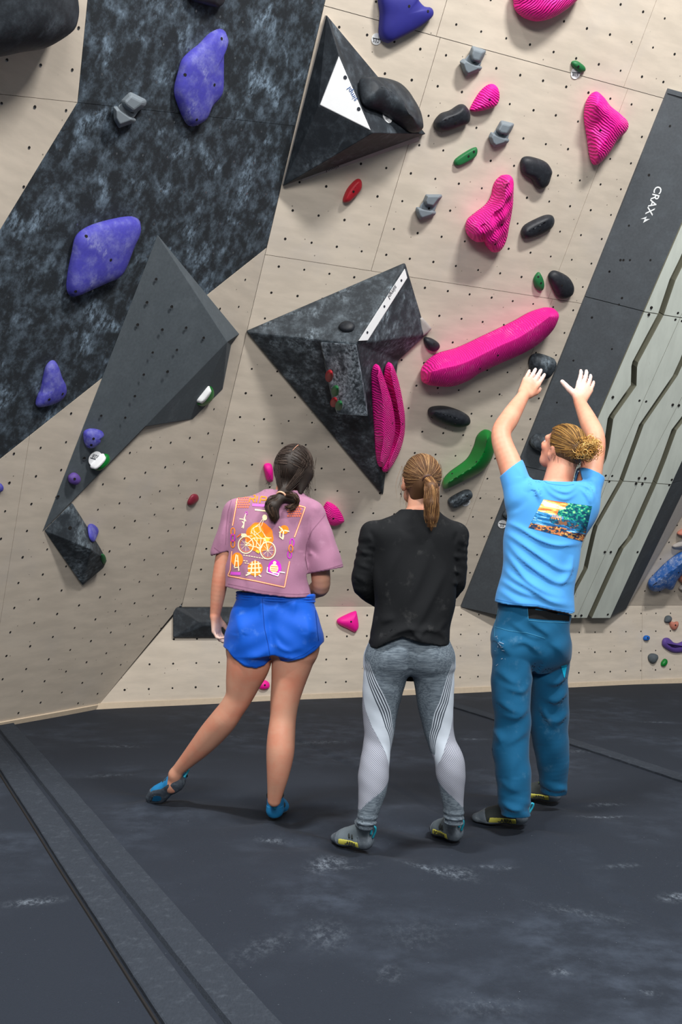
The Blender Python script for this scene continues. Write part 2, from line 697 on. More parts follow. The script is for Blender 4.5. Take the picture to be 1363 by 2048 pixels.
# left facet: black painted part above, bare plywood below and at the far left
cl = lambda px, py: LEFT.uv(px, py)
cA = np.array([0.0, 0.0])
c_lo = cl(365, 1205)
c_hi = LEFT.loc(MAIN.w(crease_u(VT), VT))[:2]
dirc = unit(c_hi - c_lo)
c_top = c_lo + dirc * 6.0
left_poly = [tuple(cA + (.002, 0)), tuple(c_lo - (.002, 0)), tuple(c_top - (.002, 0)), (-3.4, c_top[1]), (-3.4, 0)]
W_LEFT = backing('wall_left', LEFT, left_poly, 'overhanging left wall facet of pale plywood and chalky black paint')
e1 = cl(0, 918)
e2 = cl(527, 500)
ed = unit(e2 - e1)
en = np.array([-ed[1], ed[0]])
cc = float(en @ e1)
lo, hi = split(left_poly, en[0], en[1], cc)
# seams in the lower plywood follow its own tilted grid
G1 = np.array([.0535, -.1795])
G2 = np.array([.177, .058])
g0 = np.array([-1.366, 1.289]) + G2 * .5 + G1 * .5
gn = unit((G1[1], -G1[0]))
l1, l2 = split(lo, gn[0], gn[1], float(gn @ (g0 - G2 * 1)), .0012)
for p in (l1, l2):
    if len(p) > 2:
        panels(W_LEFT, LEFT, p, 'ply')
pb = [cl(178, -30), cl(155, 205), cl(0, 460)]
x0 = pb[0] + (pb[0] - pb[1]) * 6
x1 = pb[2] + (pb[2] - pb[1]) * 4
# bare plywood to the left of the black paint, and the black paint itself (both inside 'hi')
e_left = None
bare = [tuple(x0), tuple(pb[0]), tuple(pb[1]), tuple(pb[2]), tuple(x1)]
hi_pts = [tuple(q) for q in hi]


def clip_h(poly):
    for i in range(len(left_poly)):
        p, q = np.array(left_poly[i]), np.array(left_poly[(i + 1) % len(left_poly)])
        n = np.array([q[1] - p[1], -(q[0] - p[0])])
        poly = clip(poly, n[0], n[1], float(n @ p))
    return poly


mm = float(en @ e1)
up = lambda poly: clip(clip_h(poly), -en[0], -en[1], -mm - .0018)
d1 = unit(np.array(pb[0]) - pb[1])
d2 = unit(np.array(pb[2]) - pb[1])
far = 7.0
# black: right of the upper edge line, above/below the bend (two convex pieces that meet along a real joint)
s_dir = unit(np.array(cl(300, 262)) - cl(125, 247))
s_n = np.array([-s_dir[1], s_dir[0]])
sc0 = float(s_n @ pb[1])
big = [(-6, -1), (3, -1), (3, 8), (-6, 8)]


def half(poly, p, d, side, gap=.0012):
    n = np.array([-d[1], d[0]]) * side
    return clip(poly, n[0], n[1], float(n @ p) - gap)


upper_b = half(half(up(big), pb[1], s_dir, -1), pb[1], d1, 1)
lower_b = half(half(up(big), pb[1], s_dir, 1), pb[1], d2, -1)
upper_w = half(half(up(big), pb[1], s_dir, -1), pb[1], d1, -1)
lower_w = half(half(up(big), pb[1], s_dir, 1), pb[1], d2, 1)
for p, m in ((upper_b, 'black_wall'), (lower_b, 'black_wall'), (upper_w, 'ply'), (lower_w, 'ply')):
    if len(p) > 2:
        panels(W_LEFT, LEFT, p, m)


def tnuts(wall, pl, pts, dark, r=.0085, glint=None, lift=.0008):
    """bolt holes: a flat disc, some with a steel crescent drawn as the rim glint, all holes of one wall joined"""
    V, Fc = [], []
    V2, F2 = [], []
    for (u, v) in pts:
        k = len(V)
        jr = r * rng.uniform(.85, 1.1)
        for i in range(8):
            a = i * math.pi / 4
            V.append(pl.w(u + jr * math.cos(a), v + jr * math.sin(a), lift))
        Fc.append(list(range(k, k + 8)))
        if glint and rng.random() < glint:  # glint on the lower rim, shaped as a crescent
            k = len(V2)
            for i in range(5):
                a = math.pi * (1.15 + .7 * i / 4)
                V2.append(pl.w(u + jr * math.cos(a), v + jr * math.sin(a), lift * 2))
            for i in range(4, -1, -1):
                a = math.pi * (1.15 + .7 * i / 4)
                V2.append(pl.w(u + .45 * jr * math.cos(a), v + .55 * jr * math.sin(a), lift * 2))
            F2.append(list(range(k, k + 10)))
    o = mk('bolt_holes', V, Fc, dark, wall)
    o['kind'] = 'stuff'
    if V2:
        o = mk('bolt_rim_glints', V2, F2, 'metal', wall)
        o['kind'] = 'stuff'


def inpoly(p, poly):
    x, y = p
    c = False
    for i in range(len(poly)):
        (x1, y1), (x2, y2) = poly[i], poly[i - 1]
        if (y1 > y) != (y2 > y) and x < (x2 - x1) * (y - y1) / (y2 - y1) + x1:
            c = not c
    return c


pts = []
for m in range(-13, 18):
    v = 2.593 + .1865 * m
    if v < .06 or v > 5.4:
        continue
    for k in range(-4, 44):
        u = .824 + .1872 * k + .037 * (v - 2.593)
        if u > crease_u(v) + .05 and u < 8.5:
            pts.append((u + rng.normal(0, .002), v + rng.normal(0, .002)))
tnuts(W_MAIN, MAIN, pts, 'hole')
pts = []
for v in (.135, .325, .515, .69):
    for k in range(-3, 44):
        u = .406 + .1868 * k
        if u > v * crease_u(0) / KZ + .06 and u < 8.5 and v < KZ - .03:
            pts.append((u, v))
tnuts(W_KICK, KICK, pts, 'hole')
pts, ptb = [], []
for i in range(-26, 26):
    for j in range(-26, 26):
        q = np.array([-1.366, 1.289]) + G1 * i + G2 * j
        if not inpoly(q, left_poly) or q[1] < .08:
            continue
        if inpoly(q, upper_b) or inpoly(q, lower_b):
            ptb.append(q)
        elif min(abs(float(en @ q) - cc), 9) > .03 and q[0] < c_lo[0] + (q[1] - c_lo[1]) * dirc[0] / dirc[1] - .03 or q[1] < c_lo[1]:
            pts.append(q)
tnuts(W_LEFT, LEFT, pts, 'hole', glint=.8)
ptb2 = [q for q in ptb]
tnuts(W_LEFT, LEFT, ptb2, 'metal', r=.0065)

# baseboards
for nm_, pl, p0, p1, lab in (('baseboard_back', KICK, (0, 0), (EXT, 0), 'thin plywood strip along the foot of the kickboard'),
                             ('baseboard_left', LEFT, (-3.3, 0), (0, 0), 'thin plywood strip along the foot of the left wall facet')):
    hh = .042
    V, Fc = slab(pl, [(p0[0], -.03), (p1[0], -.03), (p1[0], hh), (p0[0], hh)], .0005, .012)
    tag(mk(nm_, V, Fc, 'ply_edge'), lab, kind='structure')

# ================================================================ CRACK-CLIMBING BOARD on the right
HB = .20
eu = lambda v: 3.2 + .0407 * v
su = lambda v: 3.625 + .045 * v
gu = lambda v: 4.735 + .0167 * v
bu = lambda v: 5.03 + .042 * v
JO = [(.004, 1.436), (1.442, 2.898), (2.904, 4.40)]
BRD = thing('crack_climbing_board', MAIN.w(4.2, 0.004, .1), 'tall grey panel of zigzag cracks with dark borders beside the man', 'climbing board')
for v0, v1 in JO:
    # dark bevelled side, left: sloping plate from the wall up to the board plane
    def plate(ul, ur, hl, hr, nm2, mat, th=.018):
        V = []
        for d in (0, -th):
            V += [MAIN.w(ul(v0), v0, hl + d), MAIN.w(ur(v0), v0, hr + d), MAIN.w(ur(v1), v1, hr + d), MAIN.w(ul(v1), v1, hl + d)]
        V2, F2 = fix_normals(V, [[0, 1, 2, 3], [7, 6, 5, 4], [0, 4, 5, 1], [1, 5, 6, 2], [2, 6, 7, 3], [3, 7, 4, 0]])
        return mk(nm2, V2, F2, mat, BRD)
    plate(eu, su, .018, HB - .012, 'side_panel', 'board_dark')
    plate(gu, bu, HB - .012, .06, 'side_panel', 'board_dark')
    plate(lambda v: bu(v) + .004, lambda v: bu(v) + .05 + .12 * v, .055, .012, 'shadow_wedge_panel', 'ply_grey', .012)  # added wedge, its greyer tone stands for the board shadow on the wall
# core behind the planks (olive-dark, seen in the cracks)
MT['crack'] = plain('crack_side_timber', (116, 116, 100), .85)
MT['plank'] = None
t = NT('grey_green_plank')
c = lin((214, 221, 212))
g = t.noise(3, 5, .6, stretch=(4, 1, 1))
col = t.mix(t.ramp(g, .3, .7), tuple(x * .93 for x in c), tuple(x * 1.05 for x in c))
sc = t.math('MULTIPLY', t.ramp(t.noise(10, 4, .6, stretch=(5, 1, .6), rot=(.5, .2, .35), dist=1.0), .69, .73), t.ramp(t.noise(2, 2), .45, .6))
col = t.mix(t.math('MULTIPLY', sc, .6), col, lin((104, 108, 102)))
MT['plank'] = t.out(col, .7, t.noise(200, 2), .1, .001, .3)
V = []
core = [(su(JO[0][0]), JO[0][0] + .012), (gu(0), JO[0][0] + .012), (gu(4.4), 4.38), (su(4.4), 4.38)]
V, Fc = slab(MAIN, core, .03, HB - .085)
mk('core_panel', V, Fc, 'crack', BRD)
# crack paths in photograph px, lifted onto the board plane
cp = lambda px, py: MAIN.uv(px, py, HB)
o1 = lambda L: [cp(1100 + x / 5.183, 560 + y / 5.183) for x, y in L]
o2 = lambda L: [cp(1100 + x / 5.183, 900 + y / 5.183) for x, y in L]
crA = [cp(1363, 520)] + o1([(1262, 0), (1150, 340), (878, 850), (866, 900), (860, 1090), (640, 1400), (620, 1440), (575, 1740), (545, 1860)]) + \
    o2([(440, 300), (300, 700), (200, 1000), (120, 1250)])
crB = [cp(1440, 520)] + o1([(1363, 830), (1290, 990), (940, 1500), (810, 1860)]) + o2([(735, 310), (465, 790), (440, 880), (360, 1230), (250, 1440), (120, 1760)])
crC = [cp(1500, 620)] + o1([(1460, 1320), (1280, 1555), (1170, 1860)]) + o2([(1080, 330), (835, 880), (820, 910), (730, 1020), (600, 1300), (420, 1700)])


def path_u(L, v):
    L = sorted([tuple(q) for q in L], key=lambda q: q[1])
    vs = [q[1] for q in L]
    us = [q[0] for q in L]
    if v < vs[0]:
        return us[0]
    if v > vs[-1]:
        return us[-1] + .044 * (v - vs[-1])
    return float(np.interp(v, vs, us))


def knots(L, v0, v1):
    return [q[1] for q in L if v0 + .01 < q[1] < v1 - .01]


EDG = [lambda v: su(v), lambda v: path_u(crA, v), lambda v: path_u(crB, v), lambda v: path_u(crC, v), lambda v: gu(v)]
PTS = [[], crA, crB, crC, []]
CG = .027
for v0, v1 in JO:
    v0a = v0
    for i in range(4):
        lu, ru = EDG[i], EDG[i + 1]
        va = sorted(set([v0a, v1] + knots(PTS[i], v0a, v1)))
        vb = sorted(set([v0a, v1] + knots(PTS[i + 1], v0a, v1)))
        left = [(lu(v) + (CG if i else 0), v) for v in va]
        right = [(ru(v) - (CG if i < 3 else 0), v) for v in vb]
        # a fine longitudinal joint divides the middle planks
        subs = [(left, right)]
        if i in (1, 2):
            f = .52
            ml = [(lu(v) + CG + f * (ru(v) - lu(v) - 2 * CG), v) for v in (v0a, v1)]
            subs = [(left, [(a - .0015, b) for a, b in ml]), ([(a + .0015, b) for a, b in ml], right)]
        for (A_, B_) in subs:
            poly = A_ + B_[::-1]
            V, Fc = slab(MAIN, poly, HB - .085, HB + (.0, .006, .0, .004)[i])
            pk = mk('plank', V, Fc, 'plank', BRD)
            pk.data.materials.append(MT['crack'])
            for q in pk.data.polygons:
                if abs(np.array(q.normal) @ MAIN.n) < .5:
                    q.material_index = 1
# bolt heads on the planks
HB_ = []
for (x, y) in [(1044, 285), (1018, 357), (1316, 340), (1290, 409), (1358, 422), (645, 1213), (918, 1248), (987, 1257), (1265, 1292), (1329, 1298)]:
    HB_.append(cp(1100 + x / 5.183, 560 + y / 5.183))
for (x, y) in [(569, 263), (636, 266), (606, 325), (916, 290), (981, 292), (885, 346), (951, 350), (1254, 306), (1228, 360), (562, 1056), (624, 1056), (900, 1055), (257, 1718), (319, 1714), (592, 1702), (285, 1047)]:
    HB_.append(cp(1100 + x / 5.183, 900 + y / 5.183))
for q in HB_:
    an = np.arange(10) * 2 * math.pi / 10
    V = [MAIN.w(q[0] + .011 * math.cos(a), q[1] + .011 * math.sin(a), HB + .0065) for a in an] + [MAIN.w(q[0] + .013 * math.cos(a), q[1] + .013 * math.sin(a), HB - .01) for a in an]
    Fc = [list(range(10))] + [[i, (i + 1) % 10, 10 + (i + 1) % 10, 10 + i] for i in range(10)]
    V, Fc = fix_normals(V, Fc)
    mk('bolt', V, Fc, 'hole', BRD)
# end cap on top and lettering on the dark border
for (ul, ur, hl, hr) in ((eu, su, .018, HB), (su, gu, HB, HB)):
    v0, v1 = 4.4, 4.43
    V = [MAIN.w(ul(v0), v0, hl + .006), MAIN.w(ur(v0), v0, hr + .006), MAIN.w(ur(v1), v1, hr + .006), MAIN.w(ul(v1), v1, hl + .006),
         MAIN.w(ul(v0), v0, 0), MAIN.w(ur(v0), v0, 0), MAIN.w(ur(v1), v1, 0), MAIN.w(ul(v1), v1, 0)]
    V, Fc = hull(V)
    mk('end_cap', V, Fc, 'board_dark', BRD)
SIDE = plane3(MAIN.w(eu(1), 1, .018), MAIN.w(eu(4), 4, .018), MAIN.w(su(2.5), 2.5, HB - .012))
ta, tb = SIDE.hit(1313, 392), SIDE.hit(1293, 426)
text_at('CRAX', .078, SIDE.hit(1306, 401), SIDE.hit(1295, 430) - SIDE.hit(1311, 386), SIDE.hit(1330, 416) - SIDE.hit(1304, 408), 'inkwhite', BRD, bold=.0012)
bolt = [(1282, 428), (1291, 433), (1290, 430), (1301, 432), (1292, 428), (1293, 431)]
bp = [SIDE.hit(x, y, .0015) for x, y in ((1280, 438), (1293, 433), (1290, 438), (1299, 438), (1285, 446), (1288, 439))]
mk('lightning_mark', bp, [[0, 1, 2], [2, 3, 4], [2, 4, 5]], 'inkwhite', BRD)
sp = [SIDE.loc(SIDE.hit(x, y))[:2] for x, y in ((1339, 252), (1218, 543), (1246, 520), (1259, 520), (1218, 543), (1300, 520), (1243, 596), (1237, 609), (1183, 635), (1223, 698), (1146, 721), (1113, 805), (1240, 520), (1297, 350), (1257, 451))]
tnuts(BRD, SIDE, sp, 'hole', r=.009)

# ================================================================ VOLUMES


def PX(pl, L):
    """(px, py, h) -> world"""
    return [pl.hit(x, y, h) for x, y, h in L]


def poly_volume(name, V, Fc, mat, label, cat='climbing volume', bevel=.01, group=None):
    V, Fc = fix_normals(V, Fc, bevel)
    loc = V.mean(0)
    o = mk(name, V, Fc, mat, loc=loc)
    return tag(o, label, cat, group)


def screws(parent, pl, L, r=.008, mat='ink', name='screw'):
    for x, y in L:
        q = pl.loc(pl.hit(x, y))
        an = np.arange(10) * 2 * math.pi / 10
        V = [pl.w(q[0] + r * math.cos(a), q[1] + r * math.sin(a), .0025) for a in an] + [pl.w(q[0] + r * 1.2 * math.cos(a), q[1] + r * 1.2 * math.sin(a), -.004) for a in an]
        Fc = [list(range(10))] + [[i, (i + 1) % 10, 10 + (i + 1) % 10, 10 + i] for i in range(10)]
        V, Fc = fix_normals(V, Fc)
        mk(name, V, Fc, mat, parent)


# --- big triangular volume with the white facet (upper middle)
v = PX(MAIN, [(653, 30, .035), (566, 372, .035), (851, 268, .035),        # 0 T 1 BL 2 R
              (677, 107, .20), (636, 212, .21), (745, 266, .34),          # 3 4 5 white facet
              (600, 366, .045)])
base = [MAIN.w(*MAIN.loc(q)[:2], .026) for q in v[:3]]
V = v[:6] + base
Fc = [[0, 1, 4, 3], [0, 3, 5, 2], [1, 5, 4], [1, 2, 5], [3, 4, 5], [0, 6, 7, 1], [1, 7, 8, 2], [2, 8, 6, 0], [6, 8, 7]]
VOL1 = poly_volume('triangular_volume', V, Fc, 'black_vol', 'large black triangular volume with a white facet at the top middle', bevel=.012)
pb_ = [MAIN.w(*MAIN.loc(q)[:2], 0.0) for q in v[:3]] + [MAIN.w(*MAIN.loc(q)[:2], .026) for q in v[:3]]
cen = np.mean(pb_[:3], 0)
pb_ = [cen + (q - cen) * .992 for q in pb_]
Vb, Fb = hull(pb_)
bp_ = mk('base_plate', Vb, Fb, 'ply_grey', VOL1)
WF = plane3(v[3], v[4], v[5])
tri = [WF.loc(WF.hit(x, y))[:2] for x, y in ((677, 112), (639, 210), (741, 261))]
tri = crom(np.array([np.array(a) * .92 + np.array(b) * .08 for i in range(3) for a, b in ((tri[i], tri[i - 1]), (tri[i], tri[(i + 1) % 3]))]), 6, True) if False else tri
Vw, Fw = slab(WF, [tuple(q) for q in tri], -.004, .006)
wf = mk('white_facet', *fix_normals(Vw, Fw, .006), 'white', VOL1)
wf['label'] = 'smooth white triangular facet'
text_at('simpl', .042, WF.hit(704, 188, .0075), WF.hit(696, 168) - WF.hit(716, 205), WF.hit(690, 195) - WF.hit(706, 187), 'ink_blue', VOL1)
screws(VOL1, Plane(WF.p + WF.n * .006, WF.n, WF.u, WF.v), [(690, 155), (717, 218)], .011, name='bolt')
lip = [(600, 352, .03), (835, 272, .03), (838, 281, .012), (604, 362, .012), (600, 352, 0), (835, 272, 0), (838, 281, 0), (604, 362, 0)]
mk('plywood_lip', *hull(PX(MAIN, lip), .002), 'ply_grey', VOL1)
pe = plane3(*PX(MAIN, [lip[0], lip[1], lip[3]]))
text_at('simpl', .045, pe.hit(664, 336), pe.hit(640, 344) - pe.hit(700, 324), pe.hit(666, 341) - pe.hit(664, 336), 'ink', VOL1, lift=.003)
RF = plane3(v[0], v[5], v[2])

# --- kite volume in the middle
v = PX(MAIN, [(493, 664, .03), (811, 527, .03), (853, 668, .03), (796, 722, .03), (766, 992, .03), (712, 687, .42)])
base = [MAIN.w(*MAIN.loc(q)[:2], 0) for q in v[:5]]
V = v + base
Fc = [[0, 5, 1], [1, 5, 2], [0, 4, 5], [4, 3, 5], [3, 2, 5], [0, 6, 10, 4], [4, 10, 9, 3], [3, 9, 8, 2], [2, 8, 7, 1], [1, 7, 6, 0], [6, 7, 8, 9, 10]]
VOL2 = poly_volume('kite_volume', V, Fc, 'black_vol2', 'large black kite-shaped volume with a white diagonal stripe in the middle', bevel=.012)
K_UP = plane3(v[0], v[5], v[1])
K_UR = plane3(v[1], v[5], v[2])
K_LL = plane3(v[0], v[5], v[4])
K_LR = plane3(v[4], v[5], v[3])
K_UN = plane3(v[3], v[5], v[2])
ST = plane3(v[1], v[5], v[5] + (v[0] - v[2]))
stp = [ST.loc(q)[:2] for q in (K_UP.hit(809, 536), K_UP.hit(813, 553), K_UP.hit(734, 682), K_UP.hit(716, 682))]
sv = PX(K_UR, [(809, 537, .012), (814, 556, .012), (735, 681, .012), (716, 682, .012)])
sv2 = PX(K_UR, [(809, 537, -.03), (814, 556, -.03), (735, 681, -.03), (716, 682, -.03)])
Vs, Fs = hull(sv + sv2, .003)
stripe = mk('white_stripe', Vs, Fs, 'white', VOL2)
stripe['label'] = 'white diagonal stripe'
SP = plane3(*sv[:3])
screws(VOL2, SP, [(802, 561), (768, 613), (734, 665)], .009, name='bolt')
text_at('simpl', .055, SP.hit(784, 584, .001), SP.hit(778, 594) - SP.hit(790, 576), SP.hit(795, 592) - SP.hit(784, 584), 'ink', VOL2)

# --- small chalked wedge screwed on the kite
v = PX(K_LL, [(641, 684, .012), (712, 688, .02), (735, 833, .10), (674, 829, .13)])
b = PX(K_LL, [(640, 690, -.01), (650, 732, -.01), (663, 800, -.01), (712, 694, -.01), (733, 800, -.01)])
Vw, Fw = hull(v + b, .005)
WED = tag(mk('wedge_volume', Vw, Fw, 'black_vol3', loc=np.mean(Vw, 0)), 'small chalky black wedge volume fixed on the kite-shaped volume', 'climbing volume')
WTOP = plane3(*v[:3])
WSIDE = plane3(v[0], v[3], b[2])
screws(WED, WTOP, [(674, 711), (702, 780), (707, 806)], .01, 'hole', 'bolt_hole')

# --- long slate wedge on the left facet
v = PX(LEFT, [(315, 470, .004), (454, 684, .13), (85, 1063, .004), (290, 853, .035), (478, 668, .004), (445, 778, .004), (385, 838, .004), (462, 690, .0)])
base = PX(LEFT, [(315, 470, -.004), (85, 1063, -.004), (292, 853, -.004), (478, 668, -.004), (445, 778, -.004), (385, 838, -.004), (458, 692, -.004)])
V = v + base
Fc = [[0, 1, 3, 2], [0, 4, 1], [1, 5, 6, 3], [1, 4, 7], [1, 7, 5], [2, 3, 10, 9], [3, 6, 13, 10], [6, 5, 12, 13], [5, 7, 14, 12], [7, 4, 11, 14], [4, 0, 8, 11], [0, 2, 9, 8], [8, 9, 10, 13, 12, 14, 11]]
VOL3 = poly_volume('long_wedge_volume', V, Fc, 'slate', 'long flat slate grey wedge volume crossing the left wall', bevel=.003)
S_MAIN = plane3(v[0], v[1], v[2])
S_LOW = plane3(v[1], v[5], v[3])
hp = []
for x, y in [(240, 552), (155, 768), (385, 808), (68, 976), (297, 1022), (519, 1004), (682, 1098), (208, 1234), (433, 1210), (125, 1440), (346, 1413), (42, 1640)]:
    hp.append(S_MAIN.loc(S_MAIN.hit(260 + x / 4.654, 440 + y / 4.654))[:2])
for x, y in [(529, 712), (655, 722), (440, 935), (303, 1135)]:
    hp.append(S_MAIN.loc(S_MAIN.hit(x / 2.621, 560 + y / 2.621))[:2])
tnuts(VOL3, S_MAIN, hp, 'hole', r=.011, glint=1.0, lift=.002)

# --- small black wedge at lower left
v = PX(LEFT, [(88, 1061, .004), (144, 1004, .004), (214, 1121, .06), (207, 1136, .05), (165, 1171, .02), (182, 1099, .13), (200, 1095, .03)])
b = PX(LEFT, [(90, 1061, -.004), (144, 1008, -.004), (195, 1095, -.004), (165, 1165, -.004), (195, 1125, -.004)])
Vw, Fw = hull(v + b, .006)
VOL4 = tag(mk('small_wedge_volume', Vw, Fw, 'black_vol2', loc=np.mean(Vw, 0)), 'small black wedge volume low on the left wall below the slate wedge', 'climbing volume')
F4 = plane3(v[5], v[2], v[1])
F4r = plane3(v[5], v[2], v[3])
F4t = plane3(v[0], v[1], v[5])
screws(VOL4, F4t, [(140, 1056)], .012, 'hole', 'bolt_hole')

# --- black bar volume on the kickboard
v = PX(KICK, [(346, 1214, .03), (346, 1275, .03), (560, 1214, .03), (560, 1275, .03), (408, 1252, .11), (398, 1243, .11), (520, 1250, .11), (510, 1243, .11), (365, 1216, .05)])
b = PX(KICK, [(346, 1214, 0), (346, 1275, 0), (560, 1214, 0), (560, 1275, 0)])
Vw, Fw = hull(v + b, .006)
VOL6 = tag(mk('bar_volume', Vw, Fw, 'black_vol', loc=np.mean(Vw, 0)), 'long low black bar volume on the kickboard behind the mauve shirt woman', 'climbing volume')

# ================================================================ HOLDS


def smooth_hold(pl, outline, H, ridge=None, n=72, rings=12, wide=.28, base=.9, flat=2.0, rib=None, lump=0.0, seed=0, corner=False):
    """domed hold: the outline is the widest ring, standing a little off the wall; rises to a ridge line"""
    out = np.array(outline, float)
    if corner:
        L = []
        for i in range(len(out)):
            a, b, c = out[i - 1], out[i], out[(i + 1) % len(out)]
            L += [b + (a - b) * .12, b + (c - b) * .12]
        out = np.array(L)
    out = crom(out, n, True)
    hw = H * wide
    W = np.array([pl.loc(pl.hit(x, y, hw))[:2] for x, y in out])
    cen = W.mean(0)
    if ridge is None:
        R = np.repeat(cen[None], n, 0)
    else:
        rp = np.array([pl.loc(pl.hit(x, y, H))[:2] for x, y in ridge])
        rr = crom(rp, 90) if len(rp) > 2 else (np.linspace(rp[0], rp[-1], 90) if len(rp) > 1 else rp)
        D = np.linalg.norm(W[:, None] - rr[None], axis=2)
        R = rr[D.argmin(1)]
        # relax so neighbours spread along the ridge
        for _ in range(6):
            R = (np.roll(R, 1, 0) + R * 2 + np.roll(R, -1, 0)) / 4
        R = rr[np.linalg.norm(R[:, None] - rr[None], axis=2).argmin(1)]
    rs = np.random.default_rng(seed)
    ph = rs.random(6) * 6.28
    P = [np.concatenate([cen + (W - cen) * base, np.zeros((n, 1))], 1), np.concatenate([cen + (W - cen) * (base + (1 - base) * .7), np.full((n, 1), hw * .45)], 1)]
    for k in range(rings):
        s = k / (rings - 1)
        h = hw + (H - hw) * (1 - (1 - s) ** flat) ** (1 / flat)
        q = W + (R - W) * s
        hh = np.full(n, h)
        if lump:
            hh = hh + lump * H * s * (np.sin(q[:, 0] * 40 + ph[0]) * np.sin(q[:, 1] * 37 + ph[1]))
        if rib:
            du, dv, fr, am = rib
            ph_ = (q[:, 0] * du + q[:, 1] * dv) * fr * 2 * math.pi
            am_ = am * min(1, .25 + s * 2)
            hh = hh + am_ * np.sin(ph_)
            q = q + (W - cen) / (np.linalg.norm(W - cen, axis=1)[:, None] + 1e-6) * (am * .8 * (1 - s)) * np.sin(ph_)[:, None]
        P.append(np.concatenate([q, hh[:, None]], 1))
    P = np.array(P)
    m = len(P)
    V = [pl.w(*p) for p in P.reshape(-1, 3)]
    Fc = []
    for i in range(m - 1):
        for j in range(n):
            Fc.append([i * n + j, i * n + (j + 1) % n, (i + 1) * n + (j + 1) % n, (i + 1) * n + j])
    # close the top with a zip across the ridge
    bm = bmesh.new()
    vs = [bm.verts.new(p) for p in V]
    for f in Fc:
        bm.faces.new([vs[i] for i in f])
    bmesh.ops.remove_doubles(bm, verts=bm.verts, dist=4e-4)
    r = bmesh.ops.holes_fill(bm, edges=[e for e in bm.edges if e.is_boundary], sides=0)
    bmesh.ops.triangulate(bm, faces=[f for f in r['faces'] if len(f.verts) > 4])
    bmesh.ops.recalc_face_normals(bm, faces=bm.faces)
    bm.verts.index_update()
    V = np.array([tuple(q.co) for q in bm.verts])
    Fc = [[q.index for q in f.verts] for f in bm.faces]
    bm.free()
    return V, Fc


def bolts(o, V, Fc, L, r=.008, mat='hole'):
    """countersunk bolt holes on a hold, found where the surface really is"""
    bv = BVHTree.FromPolygons([tuple(q) for q in V], Fc)
    for x, y in L:
        d = ray(x, y)
        loc, nor, _, _ = bv.ray_cast(Vector(CAM), Vector(d))
        if loc is None:
            continue
        nor = np.array(nor)
        if nor @ d > 0:
            nor = -nor
        p = Plane(np.array(loc), nor, unit(np.cross((0, 0, 1), nor)), unit(np.cross(nor, np.cross((0, 0, 1), nor))))
        an = np.arange(10) * 2 * math.pi / 10
        Vb = [p.w(r * math.cos(a), r * math.sin(a), .0015) for a in an] + [p.w(r * 1.2 * math.cos(a), r * 1.2 * math.sin(a), -.006) for a in an]
        Fb = [list(range(10))] + [[i, (i + 1) % 10, 10 + (i + 1) % 10, 10 + i] for i in range(10)]
        mk('bolt_hole', *fix_normals(Vb, Fb), mat, o)


def S(scale, ox, oy, L):
    return [(ox + x / scale, oy + y / scale) for x, y in L]


C1 = lambda L: S(2.004, 0, 0, L)
C2 = lambda L: S(1.996, 680, 0, L)
C3 = lambda L: S(2.621, 0, 560, L)
C4 = lambda L: S(2.621, 460, 500, L)
C5 = lambda L: S(2.51, 820, 560, L)
C6 = lambda L: S(3.938, 380, 860, L)
C7 = lambda L: S(4.264, 1200, 960, L)
C8 = lambda L: S(4.009, 540, 0, L)


def hold(label, pl, outline, H, mat, bolt=(), group=None, name='climbing_hold', ribdir=None, **kw):
    if ribdir and mat.startswith('pink'):
        mat = ribbed(mat, pl.u * ribdir[0] + pl.v * ribdir[1], 64 if ribdir[2] < 40 else 78)
    V, Fc = smooth_hold(pl, outline, H, **kw)
    o = mk(name, V, Fc, mat, loc=pl.w(*pl.loc(V.mean(0))[:2], 0), smooth=True)
    tag(o, label, 'climbing hold', group)
    if len(bolt):
        bolts(o, V, Fc, bolt)
    return o


RIBN = 0


def ribbed(base, d, freq):
    """pink resin cast with fine parallel ribs"""
    global RIBN
    RIBN += 1
    t = NT('ribbed_pink_resin')
    c = lin((255, 24, 160)) if base == 'pink' else lin((250, 30, 158))
    dp = t.n('ShaderNodeVectorMath', operation='DOT_PRODUCT')
    dp.inputs[1].default_value = tuple(unit(d))
    t.l(t.coord(), dp.inputs[0])
    wob = t.math('MULTIPLY', t.noise(9, 2), .05)
    ph = t.math('MULTIPLY', t.math('ADD', dp.outputs['Value'], wob), freq * 2 * math.pi)
    w = t.math('SINE', ph, 0.0)
    col = t.mix(t.ramp(w, -1, .2), tuple(x * .84 for x in c), c)
    if base != 'pink':
        ch = t.math('MULTIPLY', t.ramp(t.noise(8, 4, .6), .52, .74), t.ramp(w, -.2, 1))
        col = t.mix(t.math('MULTIPLY', ch, .4), col, lin((250, 176, 216)))
    MT['rib%d' % RIBN] = t.out(col, .55, w, .6, .005, .4)
    return 'rib%d' % RIBN


